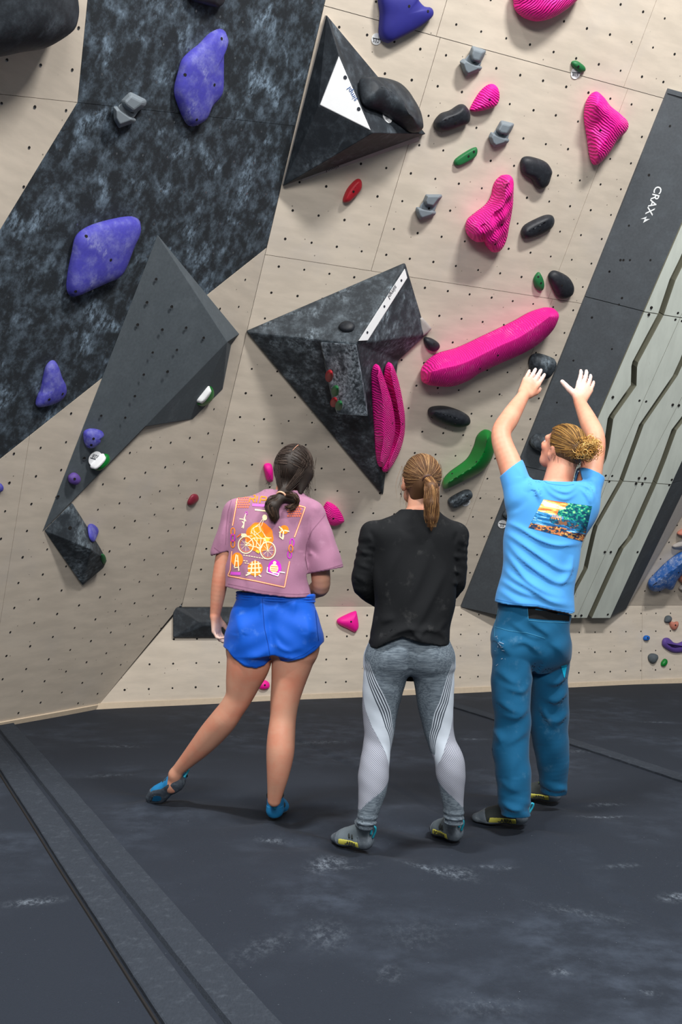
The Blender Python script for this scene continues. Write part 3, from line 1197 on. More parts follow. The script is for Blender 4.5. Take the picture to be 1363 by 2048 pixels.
BH = 'deep blue flat holds on the left wall'
hold('tall leaf-shaped deep blue hold near the top of the black wall', LEFT, C1([(880, 115), (905, 130), (906, 160), (890, 200), (888, 260), (886, 360), (868, 400), (840, 430), (812, 488), (770, 507), (742, 490), (715, 430), (700, 380), (702, 340), (718, 280), (730, 240), (762, 205), (800, 175), (842, 132)]), .075, 'blue',
     C1([(742, 300), (859, 340), (888, 155), (788, 480)]), flat=2.6)
hold('broad kite-shaped deep blue hold at left with chalk on its lower edge', LEFT, C1([(420, 885), (500, 868), (540, 870), (562, 890), (558, 930), (535, 980), (500, 1070), (470, 1112), (420, 1135), (330, 1175), (290, 1190), (268, 1165), (272, 1100), (290, 1010), (300, 960), (320, 930), (360, 905)]), .085, 'blue',
     C1([(346, 947), (444, 1042), (303, 1168)]), flat=2.4)
hold('small chalky violet hold at the lower edge of the black wall', LEFT, C3([(275, 420), (300, 440), (320, 500), (343, 550), (340, 600), (300, 640), (230, 665), (190, 660), (200, 610), (215, 580), (230, 510), (245, 450)]), .06, 'blue',
     C3([(328, 597), (258, 626)]))
hold('small blue comma-shaped hold high on the slate wedge', S_MAIN, C3([(440, 800), (470, 780), (520, 785), (543, 805), (525, 825), (520, 850), (490, 875), (460, 880), (442, 850)]), .055, 'blue', C3([(490, 832), (478, 865)]))
hold('round purple knob hold near the tip of the slate wedge', S_MAIN, C3([(388, 1010), (412, 1022), (420, 1045), (405, 1068), (385, 1072), (362, 1060), (360, 1030)]), .045, 'purple', C3([(391, 1043)]))
hold('violet hold cut by the left edge of the photo', LEFT, [(-12, 965), (0, 966), (6, 973), (3, 982), (-12, 985)], .03, 'blue')
hold('little maroon hold right of the slate wedge', LEFT, C3([(985, 1160), (1005, 1128), (1025, 1122), (1038, 1132), (1035, 1155), (1005, 1180), (985, 1179)]), .03, 'maroon')
hold('chalky blue pinch hold on the right edge of the low black wedge', F4, C3([(462, 1292), (475, 1276), (495, 1272), (512, 1290), (512, 1320), (500, 1355), (488, 1375), (470, 1350)]), .03, 'blue')
hold('small white and green chip on the low black wedge', F4r, C3([(530, 1440), (545, 1438), (555, 1460), (548, 1490), (535, 1480)]), .012, 'green_dk')


def capped(label, pl, out, top, H, C):
    o = hold(label, pl, C(out), H, 'green')
    V, Fc = smooth_hold(pl, C(top), H * 1.12, n=40, rings=6, flat=3)
    q = mk('white_cap', V, Fc, 'white', o, smooth=True)
    q['label'] = 'white upper half'


capped('green and white two-tone hold on the lower tip of the slate wedge', S_MAIN, [(478, 985), (500, 955), (545, 915), (570, 918), (570, 950), (530, 990), (500, 996)], [(476, 980), (500, 950), (540, 912), (545, 925), (515, 962), (485, 988)], .05, C3)
capped('green and white two-tone hold on the chalky right flank of the slate wedge', S_LOW, [(1030, 645), (1058, 600), (1095, 558), (1117, 575), (1110, 618), (1065, 657), (1040, 658)], [(1030, 632), (1056, 598), (1090, 558), (1098, 566), (1075, 605), (1040, 642)], .045, C3)


def disc_tag(label, pl, px, py, rpx, lines, top=None, size=.02, up=(0, -1), right=(1, 0)):
    c = pl.hit(px, py)
    r = rpx * np.linalg.norm(pl.hit(px + 1, py) - c)
    q = pl.loc(c)[:2]
    an = np.arange(24) * 2 * math.pi / 24
    Vt, Ft = slab(pl, [(q[0] + r * math.cos(a), q[1] + r * math.sin(a)) for a in an], .001, .005)
    o = tag(mk('hold_tag', Vt, Ft, 'white', loc=c), label, 'tag', 'round white hold tags')
    xd = pl.hit(px + right[0] * 5, py + right[1] * 5) - c
    yd = pl.hit(px + up[0] * 5, py + up[1] * 5) - c
    text_at(lines, size, pl.hit(px - up[0] * rpx * .35, py - up[1] * rpx * .35, .0055), xd, yd, 'ink', o, 'tag_lettering')
    bw = [pl.loc(pl.hit(px + right[0] * a * rpx + up[0] * b * rpx, py + right[1] * a * rpx + up[1] * b * rpx))[:2] for a, b in ((-.8, .02), (.8, .02), (.8, .16), (-.8, .16))]
    mk('tag_bar', *slab(pl, [tuple(z) for z in bw], .004, .0062), 'ink', o)
    return o


disc_tag('round white tag above the green hold on the slate wedge', S_MAIN, 190, 917, 13, '#28', size=.035, up=(-.3, .95), right=(-.95, -.3))
disc_tag('round white tag beside the navy hold at the top', MAIN, 752, 78, 10, 'S32', size=.03, up=(.2, -1), right=(1, .2))
disc_tag('round white tag under the little dark green hold at upper right', MAIN, 1150, 146, 9.5, '#19', size=.03, up=(.1, -1), right=(1, .1))
disc_tag('round white tag below the chalky grey pill hold', MAIN, 931, 1004, 8, '#5', size=.035)
disc_tag('round white tag on the dark board border beside the blue shirt', SIDE, 1004, 1048, 9, 'S5', size=.04, up=(.2, -1), right=(1, .2))
disc_tag('small white tag on the right flank of the top triangular volume', RF, 773, 233, 8, '#8', size=.03)


def step_hold(label, pl, up_poly, lo_poly, H, bolt, C):
    """grey double-block hold: two chunky lobes in one casting"""
    c = np.array(C(up_poly + lo_poly)).mean(0)
    parts = []
    for poly, h in ((up_poly, H), (lo_poly, H * .8)):
        P = np.array(C(poly))
        m = P.mean(0)
        pts = [pl.hit(*(m + (p - m) * 1.0), h * .35) for p in P] + [pl.hit(*(m + (p - m) * .62), h) for p in P] + [pl.w(*pl.loc(pl.hit(*(m + (p - m) * .8), 0))[:2], -.002) for p in P]
        parts.append(hull(pts, .010))
    q = [C(up_poly)[i] for i in range(len(up_poly))] + list(C(lo_poly))
    mu, ml = np.array(C(up_poly)).mean(0), np.array(C(lo_poly)).mean(0)
    mid = [mu * .75 + ml * .25, mu * .25 + ml * .75]
    pts = []
    for m, P in zip(mid, (np.array(C(up_poly)), np.array(C(lo_poly)))):
        pts += [pl.hit(*(m + (p - P.mean(0)) * .72), h) for p in P for h in (0, H * .5)]
    parts.append(hull(pts, .008))
    V, Fc = join(parts)
    o = tag(mk('step_hold', V, Fc, 'grey', loc=pl.w(*pl.loc(V.mean(0))[:2], 0), smooth=False), label, 'climbing hold', 'grey double-block holds')
    bolts(o, V, Fc, C(bolt))
    return o


step_hold('grey double-block hold on the black left wall', LEFT, [(480, 405), (520, 365), (590, 400), (585, 425), (535, 462), (490, 430)], [(452, 425), (470, 425), (548, 480), (540, 492), (475, 515), (455, 480)], .09, [(530, 452)], C1)
step_hold('grey double-block hold highest on the pale wall', MAIN, [(525, 180), (585, 200), (575, 225), (558, 258), (520, 250), (512, 215)], [(475, 245), (490, 232), (560, 262), (568, 270), (560, 282), (505, 305), (490, 290)], .09, [(536, 248)], C2)
step_hold('grey double-block hold right of the small black slug hold', MAIN, [(640, 478), (697, 492), (685, 520), (668, 545), (630, 540), (616, 522)], [(590, 545), (600, 525), (672, 552), (676, 562), (665, 574), (615, 590), (600, 575)], .09, [(648, 538)], C2)
step_hold('grey double-block hold left of the big spiky pink hold', MAIN, [(340, 775), (380, 785), (405, 775), (408, 785), (380, 812), (372, 832), (335, 825), (328, 805)], [(298, 840), (302, 824), (378, 838), (385, 850), (375, 862), (320, 880), (308, 868)], .09, [(354, 832)], C2)

hold('navy triangular hold cut by the top edge beside its white tag', MAIN, C2([(160, -40), (157, 60), (153, 130), (162, 158), (180, 170), (205, 168), (300, 120), (360, 75), (373, 50), (362, 30), (335, 25), (310, -5), (300, -40)]), .09, 'navy', C2([(275, 25), (350, 45)]), flat=2.6)
hold('pink ridged hold cut by the top edge', MAIN, C2([(695, 15), (700, 40), (722, 65), (760, 82), (800, 84), (860, 60), (930, 8), (960, -40), (830, -60), (700, -40)]), .16, 'pink', rib=None, ribdir=(.9, -.45, 26, .004), n=160, rings=18)
hold('small drop-shaped pink hold with a bolt above the black slug', MAIN, C2([(600, 335), (628, 350), (633, 390), (615, 425), (560, 443), (527, 445), (520, 432), (560, 365)]), .08, 'pink', C2([(596, 398)]), rib=None, ribdir=(.3, .9, 30, .0015), n=100)
hold('black slug-shaped hold below the small drop-shaped pink hold', MAIN, C2([(373, 490), (400, 455), (440, 440), (480, 416), (503, 425), (516, 455), (510, 490), (470, 510), (415, 527), (382, 518)]), .09, 'black_hold', C2([(461, 490)]), ridge=C2([(410, 480), (480, 455)]))
hold('flat dark green bar hold above the spiky pink hold', MAIN, C2([(455, 640), (500, 606), (540, 587), (546, 605), (530, 630), (466, 662)]), .035, 'green_dk', C2([(512, 624), (533, 606)]), flat=4, n=48)
hold('little dark green crimp above a round white tag', MAIN, C2([(924, 246), (945, 243), (973, 264), (976, 283), (955, 289), (926, 264)]), .04, 'green_dk', C2([(950, 266)]))
hold('large pink rippled hold at the far upper right', MAIN, C2([(1020, 365), (1048, 384), (1075, 420), (1118, 455), (1146, 485), (1142, 520), (1100, 565), (1072, 610), (1040, 645), (1016, 659), (1002, 640), (990, 560), (978, 480), (980, 430), (992, 390)]), .15, 'pink_chalk', C2([(1038, 520)]), ridge=C2([(1022, 420), (1090, 495), (1030, 600)]), rib=None, ribdir=(.35, .94, 24, .003), n=170, rings=20, flat=1.5)
hold('rounded triangular black hold below the big pink hold at right', MAIN, C2([(719, 650), (730, 628), (760, 625), (818, 645), (842, 678), (838, 705), (825, 740), (800, 755), (780, 745), (760, 715), (725, 690)]), .08, 'black_hold', C2([(795, 715)]), flat=2.3)
hold('big spiky bright pink hold right of the grey double-block hold', MAIN, C2([(650, 700), (680, 702), (688, 740), (682, 840), (672, 900), (661, 960), (640, 1000), (610, 1007), (588, 990), (577, 966), (540, 965), (507, 935), (508, 890), (540, 860), (590, 820), (615, 780), (627, 730)]), .2, 'pink_chalk', C2([(645, 897), (618, 975)]), ridge=C2([(662, 730), (655, 800), (600, 870), (560, 910)]), rib=None, ribdir=(.6, .8, 22, .004), n=170, rings=20, flat=1.5, lump=.12)
hold('oblong black hold under the rounded triangular black hold', MAIN, C2([(721, 930), (735, 900), (790, 870), (828, 857), (850, 865), (851, 893), (830, 920), (780, 945), (735, 953)]), .07, 'black_hold', C2([(797, 918)]), ridge=C2([(750, 925), (820, 885)]))
hold('small upright green hold touching the black pear-shaped hold', MAIN, C2([(790, 1086), (803, 1100), (812, 1130), (809, 1154), (795, 1162), (776, 1145), (772, 1112)]), .045, 'green_dk', C2([(801, 1130), (790, 1105)]))
hold('black pear-shaped hold with green hold on its left', MAIN, C2([(834, 1092), (858, 1080), (908, 1104), (930, 1140), (925, 1175), (895, 1193), (866, 1185), (846, 1150), (832, 1115)]), .08, 'black_hold', C2([(885, 1140)]))
hold('red lemon-shaped hold under the top triangular volume', MAIN, C2([(10, 800), (25, 760), (50, 728), (72, 713), (85, 725), (80, 760), (42, 800), (20, 809)]), .05, 'red', C2([(53, 765)]), ridge=C2([(30, 790), (70, 735)]))
hold('oval black hold in the upper face of the kite volume', K_UP, C4([(568, 400), (585, 380), (615, 374), (645, 385), (653, 402), (640, 422), (610, 428), (580, 420)]), .035, 'black_hold', rib=None, ribdir=(.1, 1, 60, .0012))
hold('small egg-shaped black hold right of the kite volume', MAIN, C4([(1014, 475), (1025, 458), (1060, 465), (1095, 492), (1090, 518), (1062, 532), (1030, 515)]), .06, 'black_hold', C4([(1068, 492)]))
hold('little white wedge hold peeking out right of the kite volume', MAIN, C4([(985, 345), (1005, 350), (1052, 405), (1030, 430), (1000, 450), (985, 420)]), .05, 'ply_grey', flat=4, n=40, corner=True)
hold('very long ridged pink sausage hold right of the kite volume', MAIN, C5([(52, 465), (70, 430), (120, 388), (240, 352), (380, 287), (480, 240), (560, 200), (640, 156), (700, 138), (732, 155), (730, 190), (700, 250), (640, 312), (560, 362), (440, 416), (340, 462), (280, 502), (200, 530), (120, 528), (62, 513)]), .22, 'pink_chalk', C5([(440, 378), (350, 445)]), ridge=C5([(110, 455), (250, 425), (360, 375), (450, 330), (560, 280), (690, 185)]), rib=None, ribdir=(.98, .2, 30, .0035), n=260, rings=20, flat=1.8)
hold('black bean-shaped hold below the long pink sausage hold', MAIN, C5([(88, 660), (110, 638), (180, 635), (258, 660), (297, 690), (290, 724), (232, 738), (162, 720), (102, 690)]), .10, 'black_hold', C5([(225, 724), (108, 690)]), ridge=C5([(130, 660), (250, 700)]), rib=None, ribdir=(.3, 1, 40, .0012), n=90)
hold('big bent green banana hold between the two standing climbers at right', MAIN, C5([(164, 1020), (200, 980), (290, 912), (330, 842), (348, 785), (380, 752), (410, 768), (424, 830), (412, 890), (382, 940), (345, 970), (260, 1012), (182, 1047), (164, 1040)]), .16, 'green', C5([(332, 913), (210, 972)]), ridge=C5([(190, 1015), (320, 930), (370, 860), (385, 800)]), n=110, flat=1.3)
hold('round black hold just behind the raised left hand', MAIN, C5([(598, 430), (605, 388), (640, 370), (700, 385), (728, 406), (716, 450), (682, 490), (622, 490)]), .12, 'black_vol2')
hold('chalky black hold beside the head of the man in blue', SIDE, C5([(600, 800), (640, 772), (700, 790), (705, 830), (690, 862), (640, 856), (606, 832)]), .10, 'black_vol2')
hold('chalk-topped dark nub on the board border at the blue shirt sleeve', SIDE, [(1004, 1030), (1010, 1020), (1022, 1018), (1026, 1030), (1015, 1036)], .05, 'black_vol2', n=32)
hold('chalky grey pill-shaped hold right of the ponytail', MAIN, C5([(189, 1112), (212, 1090), (278, 1056), (304, 1058), (308, 1084), (282, 1110), (232, 1140), (202, 1141)]), .08, 'black_vol2', C5([(285, 1085)]), ridge=C5([(215, 1118), (290, 1072)]))
hold('pink hold peeking out left of the dark-haired head', MAIN, C6([(580, 290), (600, 266), (640, 272), (650, 330), (645, 400), (608, 402), (590, 350)]), .07, 'pink')
hold('pink lumpy hold beyond the right shoulder of the mauve shirt', MAIN, C6([(1045, 640), (1072, 575), (1100, 572), (1160, 610), (1208, 692), (1200, 722), (1130, 750), (1068, 725)]), .09, 'pink', C6([(1127, 697)]), rib=None, ribdir=(.2, 1, 40, .002), n=110)
hold('small triangular pink hold on the kickboard beside the blue shorts', KICK, C6([(1156, 1510), (1175, 1480), (1290, 1427), (1308, 1440), (1323, 1540), (1310, 1582), (1290, 1592), (1240, 1566), (1180, 1537)]), .08, 'pink', C6([(1267, 1510)]), corner=False)
hold('oval pink hold low on the kickboard between the bare legs', KICK, C6([(528, 2005), (548, 1976), (590, 1970), (622, 1993), (622, 2028), (590, 2044), (548, 2038)]), .05, 'pink', C6([(588, 2010), (547, 2006)]))
HR = 'small holds on the kickboard at far right'
hold('round dark green hold on the kickboard at far right', KICK, C7([(548, 1195), (560, 1162), (585, 1155), (602, 1175), (595, 1205), (572, 1218), (552, 1212)]), .05, 'slate', n=40)
hold('salmon hold next to the round dark green hold at far right', KICK, C7([(588, 1215), (600, 1206), (630, 1212), (655, 1206), (660, 1235), (645, 1268), (625, 1280), (600, 1255)]), .05, 'salmon', C7([(640, 1238)]), n=48, lump=.1)
hold('tiny round blue hold on the kickboard at far right', KICK, C7([(368, 1345), (385, 1325), (410, 1330), (413, 1355), (395, 1370), (372, 1366)]), .045, 'skyblue', C7([(402, 1346)]), n=40)
hold('curved purple banana hold cut by the right edge', KICK, C7([(525, 1385), (533, 1355), (560, 1344), (588, 1352), (620, 1383), (665, 1390), (720, 1370), (760, 1370), (760, 1450), (690, 1470), (620, 1471), (560, 1440), (530, 1412)]), .05, 'purple', n=72, ridge=C7([(555, 1385), (620, 1430), (740, 1420)]))
hold('egg-shaped dark grey hold on the kickboard at far right', KICK, C7([(410, 1502), (436, 1478), (478, 1488), (484, 1520), (462, 1555), (440, 1564), (416, 1542)]), .06, 'slate', n=40)
hold('small oval green hold low on the kickboard at far right', KICK, C7([(530, 1540), (548, 1523), (566, 1535), (564, 1565), (542, 1590), (520, 1585), (518, 1562)]), .04, 'green', n=40)
hold('big chalky blue sausage hold at the right edge above the kickboard', MAIN, C7([(408, 890), (425, 862), (500, 785), (560, 725), (640, 660), (720, 610), (800, 590), (800, 720), (700, 780), (640, 850), (605, 925), (575, 930), (540, 915), (500, 935), (440, 940), (412, 920)]), .14, 'bluechalk', C7([(665, 790)]), ridge=C7([(440, 900), (560, 810), (700, 690)]))
hold('pale pink hold cut by the right edge above the blue sausage', MAIN, C7([(655, 462), (680, 435), (760, 400), (760, 500), (700, 470)]), .06, 'salmon', n=40)
hold('rough grey-beige hold at the right edge under the pale pink hold', MAIN, C7([(612, 570), (650, 540), (760, 480), (760, 560), (690, 580)]), .05, 'ply_grey', n=40, lump=.2)
hold('brown hold cut by the right edge below the blue sausage', MAIN, C7([(668, 840), (690, 815), (760, 800), (760, 880), (685, 870)]), .07, 'salmon', n=40)
hold('pale lilac hold cut by the right edge above the kickboard line', MAIN, C7([(668, 925), (690, 900), (760, 890), (760, 950), (690, 940)]), .05, 'ply_grey', n=40)
# twin crescents on the kite
hold('left crescent of the pair of ridged pink horns on the kite volume', K_LR, C4([(765, 596), (780, 625), (805, 690), (838, 790), (855, 880), (856, 950), (835, 1050), (815, 1090), (792, 1130), (778, 1120), (765, 960), (755, 800), (750, 660), (752, 615)]), .09, 'pink_chalk', C4([(850, 908)]), ridge=C4([(768, 650), (808, 850), (800, 1000), (785, 1100)]), rib=None, ribdir=(.25, .97, 44, .003), n=220, rings=16, name='crescent_hold', group=None)
hold('right crescent of the pair of ridged pink horns on the kite volume', K_LR, C4([(833, 587), (850, 615), (872, 680), (895, 790), (905, 870), (903, 960), (880, 1050), (850, 1110), (810, 1163), (800, 1140), (845, 1040), (868, 950), (862, 860), (842, 770), (820, 690), (814, 640), (820, 600)]), .08, 'pink_chalk', C4([(903, 912)]), ridge=C4([(838, 640), (880, 840), (888, 960), (830, 1120)]), rib=None, ribdir=(.25, .97, 44, .003), n=220, rings=16, name='crescent_hold')
# holds on the side of the little wedge
for lab, c, r, m in (('upper red hold on the side of the chalky wedge', (520, 660), 22, 'red'), ('upper green hold on the side of the chalky wedge', (552, 738), 20, 'green_dk'),
                     ('lower red hold on the side of the chalky wedge', (545, 798), 18, 'red'), ('lower green hold on the side of the chalky wedge', (572, 815), 18, 'green_dk')):
    P = C4([(c[0] + r * .6 * math.cos(a), c[1] + r * 1.5 * math.sin(a)) for a in np.arange(8) * math.pi / 4])
    hold(lab, WSIDE, P, .035, m, n=32)

# big textured black hold grafted on the right of the top triangular volume
hold('bulging textured black hold on the right flank of the top triangular volume', RF, C8([(722, 640), (760, 622), (870, 622), (1008, 658), (1085, 722), (1140, 800), (1195, 905), (1217, 1010), (1208, 1050), (1150, 1055), (1040, 975), (900, 888), (775, 840), (735, 770)]), .13, 'black_vol', n=120, rings=16, ridge=C8([(880, 700), (1010, 760), (1120, 930)]), flat=1.6, lump=.05)
# rounded black macro in the top left corner and the scrap at the top edge
hold('huge rounded black volume filling the top left corner', LEFT, [(-130, -120), (60, -150), (120, -70), (137, -5), (135, 35), (121, 60), (70, 91), (20, 100), (-60, 112), (-150, 90)], .30, 'black_vol', n=90, rings=16, flat=2.2, wide=.2)
hold('small black hold cut by the top edge of the black wall', LEFT, C1([(755, -40), (765, 0), (800, 14), (862, 29), (885, 20), (897, 0), (900, -40)]), .06, 'black_hold', n=48)

# ================================================================ PEOPLE: distance-field modelling
class Field:
    def __init__(s, lo, hi, h):
        s.h = h
        s.lo = np.asarray(lo, float)
        n = np.ceil((np.asarray(hi) - s.lo) / h).astype(int) + 1
        s.ax = [s.lo[i] + h * np.arange(n[i]) for i in range(3)]
        s.F = np.full(n, .06, np.float32)

    def sub(s, lo, hi):
        sl = []
        for i in range(3):
            a = max(0, int((lo[i] - s.lo[i]) / s.h))
            b = min(len(s.ax[i]), int((hi[i] - s.lo[i]) / s.h) + 2)
            if b <= a:
                return None, None
            sl.append(slice(a, b))
        G = np.meshgrid(*[s.ax[i][sl[i]].astype(np.float32) for i in range(3)], indexing='ij')
        return tuple(sl), G

    def add(s, prim, k=.015, inflate=0.0):
        lo, hi, fn = prim
        m = .05 + abs(inflate)
        sl, G = s.sub(np.asarray(lo) - m, np.asarray(hi) + m)
        if sl is None:
            return
        d = fn(*G) - inflate
        A = s.F[sl]
        hh = np.maximum(k - np.abs(A - d), 0) / k
        s.F[sl] = np.minimum(A, d) - hh * hh * k * .25

    def subtract(s, prim, k=.006):
        lo, hi, fn = prim
        sl, G = s.sub(np.asarray(lo) - .03, np.asarray(hi) + .03)
        if sl is None:
            return
        d = -fn(*G)
        A = s.F[sl]
        hh = np.maximum(k - np.abs(A - d), 0) / k
        s.F[sl] = np.maximum(A, d) + hh * hh * k * .25

    def grid(s):
        return np.meshgrid(*[a.astype(np.float32) for a in s.ax], indexing='ij')

    def mesh(s, relax=1):
        F = s.F
        S = F < 0
        c = S[:-1, :-1, :-1].astype(np.int8)
        for dx in (0, 1):
            for dy in (0, 1):
                for dz in (0, 1):
                    if dx or dy or dz:
                        c = c + S[dx:dx + S.shape[0] - 1, dy:dy + S.shape[1] - 1, dz:dz + S.shape[2] - 1]
        act = np.argwhere((c > 0) & (c < 8))
        idm = np.full(c.shape, -1, np.int32)
        idm[tuple(act.T)] = np.arange(len(act))
        off = np.array([(i, j, k) for i in (0, 1) for j in (0, 1) for k in (0, 1)])
        val = np.stack([F[tuple((act + o).T)] for o in off], 1)
        acc = np.zeros((len(act), 3))
        cnt = np.zeros(len(act))
        for a in range(8):
            for b in range(a + 1, 8):
                if np.abs(off[a] - off[b]).sum() != 1:
                    continue
                va, vb = val[:, a], val[:, b]
                m = (va < 0) != (vb < 0)
                t = np.where(m, va / np.where(m, va - vb, 1), 0)
                acc[m] += (off[a] + (off[b] - off[a]) * t[:, None])[m]
                cnt[m] += 1
        V = s.lo + s.h * (act + acc / cnt[:, None])
        Q_ = []
        for ax in range(3):
            o1, o2 = (ax + 1) % 3, (ax + 2) % 3
            n = np.array(S.shape)
            lo = [slice(None)] * 3
            hi = [slice(None)] * 3
            lo[ax] = slice(0, n[ax] - 1)
            hi[ax] = slice(1, n[ax])
            for o in (o1, o2):
                lo[o] = slice(1, n[o] - 1)
                hi[o] = slice(1, n[o] - 1)
            A, B = S[tuple(lo)], S[tuple(hi)]
            for flip in (False, True):
                E = np.argwhere((A & ~B) if not flip else (~A & B))
                if not len(E):
                    continue
                E = E.copy()
                E[:, o1] += 1
                E[:, o2] += 1
                q = []
                for (a, b) in ((0, 0), (-1, 0), (-1, -1), (0, -1)):
                    e = E.copy()
                    e[:, o1] += a
                    e[:, o2] += b
                    q.append(idm[tuple(e.T)])
                q = np.stack(q, 1)
                Q_.append(q[:, ::-1] if flip else q)
        Qd = np.concatenate(Q_)
        for _ in range(relax):
            nb = np.zeros_like(V)
            e = np.concatenate([Qd[:, [0, 1]], Qd[:, [1, 2]], Qd[:, [2, 3]], Qd[:, [3, 0]]])
            e = np.concatenate([e, e[:, ::-1]])
            ct = np.bincount(e[:, 0], minlength=len(V))
            for k in range(3):
                nb[:, k] = np.bincount(e[:, 0], weights=V[e[:, 1], k], minlength=len(V))
            V = V * .5 + .5 * nb / np.maximum(ct, 1)[:, None]
        return V, Qd


def cone(a, b, ra, rb, w=None, s=1.0):
    """tapered capsule; optionally flattened by factor s along unit vector w"""
    a = np.asarray(a, float)
    b = np.asarray(b, float)
    R = max(ra, rb) * max(1, s)
    lo = np.minimum(a, b) - R
    hi = np.maximum(a, b) + R
    if w is not None:
        w = unit(w)
        bb = b + w * ((b - a) @ w) * (1 / s - 1)
    else:
        bb = b
    d = bb - a
    L = max(d @ d, 1e-9)

    def fn(X, Y, Z):
        x, y, z = X - np.float32(a[0]), Y - np.float32(a[1]), Z - np.float32(a[2])
        if w is not None:
            q = (x * w[0] + y * w[1] + z * w[2]) * (1 / s - 1)
            x, y, z = x + q * w[0], y + q * w[1], z + q * w[2]
        t = np.clip((x * d[0] + y * d[1] + z * d[2]) / L, 0, 1)
        x, y, z = x - t * d[0], y - t * d[1], z - t * d[2]
        r = ra + (rb - ra) * t
        return ((np.sqrt(x * x + y * y + z * z) - r) * min(1, s)).astype(np.float32)
    return lo, hi, fn


def ell(c, rad, R=None):
    """ellipsoid, R rows are its axes"""
    c = np.asarray(c, float)
    R = np.eye(3) if R is None else np.asarray(R, float)
    rad = np.asarray(rad, float)
    m = rad.max()

    def fn(X, Y, Z):
        x, y, z = X - np.float32(c[0]), Y - np.float32(c[1]), Z - np.float32(c[2])
        q = 0
        g = 0
        for i in range(3):
            e = x * R[i, 0] + y * R[i, 1] + z * R[i, 2]
            q = q + (e / rad[i]) ** 2
            g = g + (e / rad[i] ** 2) ** 2
        k0 = np.sqrt(q)
        return (k0 * (k0 - 1) / np.sqrt(g + 1e-9)).astype(np.float32)
    return c - m, c + m, fn


def loft(secs, p=2.2, yaw=0.0):
    """stack of elliptic sections (cx, cy, z, halfwidth, halfdepth) from top to bottom"""
    A = np.array(sorted(secs, key=lambda q: q[2]), float)
    A = crom(A, 60)
    A = A[np.argsort(A[:, 2])]
    m = A[:, 3:].max()
    lo = np.array([A[:, 0].min() - m, A[:, 1].min() - m, A[0, 2]])
    hi = np.array([A[:, 0].max() + m, A[:, 1].max() + m, A[-1, 2]])
    cy_, sy_ = math.cos(yaw), math.sin(yaw)

    def fn(X, Y, Z):
        z = Z[0, 0, :]
        cx, cy, a, b = [np.interp(z, A[:, 2], A[:, i]).astype(np.float32) for i in (0, 1, 3, 4)]
        x, y = X - cx, Y - cy
        x, y = x * cy_ + y * sy_, y * cy_ - x * sy_
        q = (np.abs(x / a) ** p + np.abs(y / b) ** p) ** (1 / p)
        d = (q - 1) * np.minimum(a, b)
        return np.maximum(d, np.maximum(Z - A[-1, 2], A[0, 2] - Z)).astype(np.float32)
    return lo, hi, fn


def frame(f, upv):
    f = unit(f)
    r = unit(np.cross(f, upv))
    u = np.cross(r, f)
    return r, f, u


def limbw(L, k=.02, n=None):
    """smooth limb through (point, radius) stations"""
    A = np.array([[*p, r] for p, r in L], float)
    A = crom(A, n or 5 * len(L))
    return [(cone(a[:3], b[:3], a[3], b[3]), k if i < 2 else .0012) for i, (a, b) in enumerate(zip(A[:-1], A[1:]))]


def limb(L, k=.02):
    """stations (px, py, Y, r_px)"""
    return limbw([(Q(*a[:3]), a[3] * a[2] / FPX) for a in L], k)


def shrink(prims, by):
    return [(p, k, -by) for p, k in prims]


def ankle(a, b, z=.095):
    d = unit((b - a) * (1, 1, 0))
    return a + d * .047 + ZV * z, d


def foot(a, b, k=1.0, tl=.17):
    an_, d = ankle(a, b)
    return [(cone(an_, a + d * .05 + ZV * .055, .029 * k, .027 * k), .012), (cone(a + d * .045 + ZV * .045, a + d * tl + ZV * .032, .026 * k, .022 * k), .015)]


def head_prims(c, f, upv, k=1.0):
    """skull, face, ears and neck root; returns additive and subtractive primitives"""
    r, f, u = frame(f, upv)
    R = np.array([r, f, u])
    P = lambda a, b, d: np.asarray(c) + k * (r * a + f * b + u * d)
    add = [ell(P(0, -.008, .012), k * np.array([.074, .094, .088]), R),
           ell(P(0, .03, -.045), k * np.array([.062, .066, .078]), R),
           cone(P(-.03, .045, -.088), P(.03, .045, -.088), k * .03, k * .03),
           cone(P(0, .07, -.104), P(0, .062, -.098), k * .022, k * .03),
           cone(P(-.034, .075, .008), P(.034, .075, .008), k * .016, k * .016),
           cone(P(0, .09, .002), P(0, .112, -.04), k * .009, k * .013),
           ell(P(.014, .1, -.042), k * np.array([.01, .012, .009]), R), ell(P(-.014, .1, -.042), k * np.array([.01, .012, .009]), R),
           ell(P(.042, .062, -.03), k * np.array([.022, .022, .02]), R), ell(P(-.042, .062, -.03), k * np.array([.022, .022, .02]), R),
           cone(P(-.016, .09, -.066), P(.016, .09, -.066), k * .0075, k * .0075),
           cone(P(-.013, .088, -.077), P(.013, .088, -.077), k * .008, k * .008)]
    ears = []
    for sg in (-1, 1):
        ears.append(ell(P(sg * .076, -.005, -.022), k * np.array([.010, .02, .032]), np.array([unit(r * sg - f * .35), unit(f + r * sg * .35), u])))
        ears.append(ell(P(sg * .072, .0, -.046), k * np.array([.009, .011, .012]), R))
    sub = [ell(P(sg * .031, .094, -.012), k * np.array([.018, .014, .012]), R) for sg in (-1, 1)]
    sub += [ell(P(sg * .087, .004, -.02), k * np.array([.009, .009, .016]), R) for sg in (-1, 1)]
    sub.append(cone(P(-.02, .099, -.0715), P(.02, .099, -.0715), k * .0022, k * .0022))
    eyes = [P(sg * .031, .078, -.012) for sg in (-1, 1)]
    return add, ears, sub, eyes, P, R


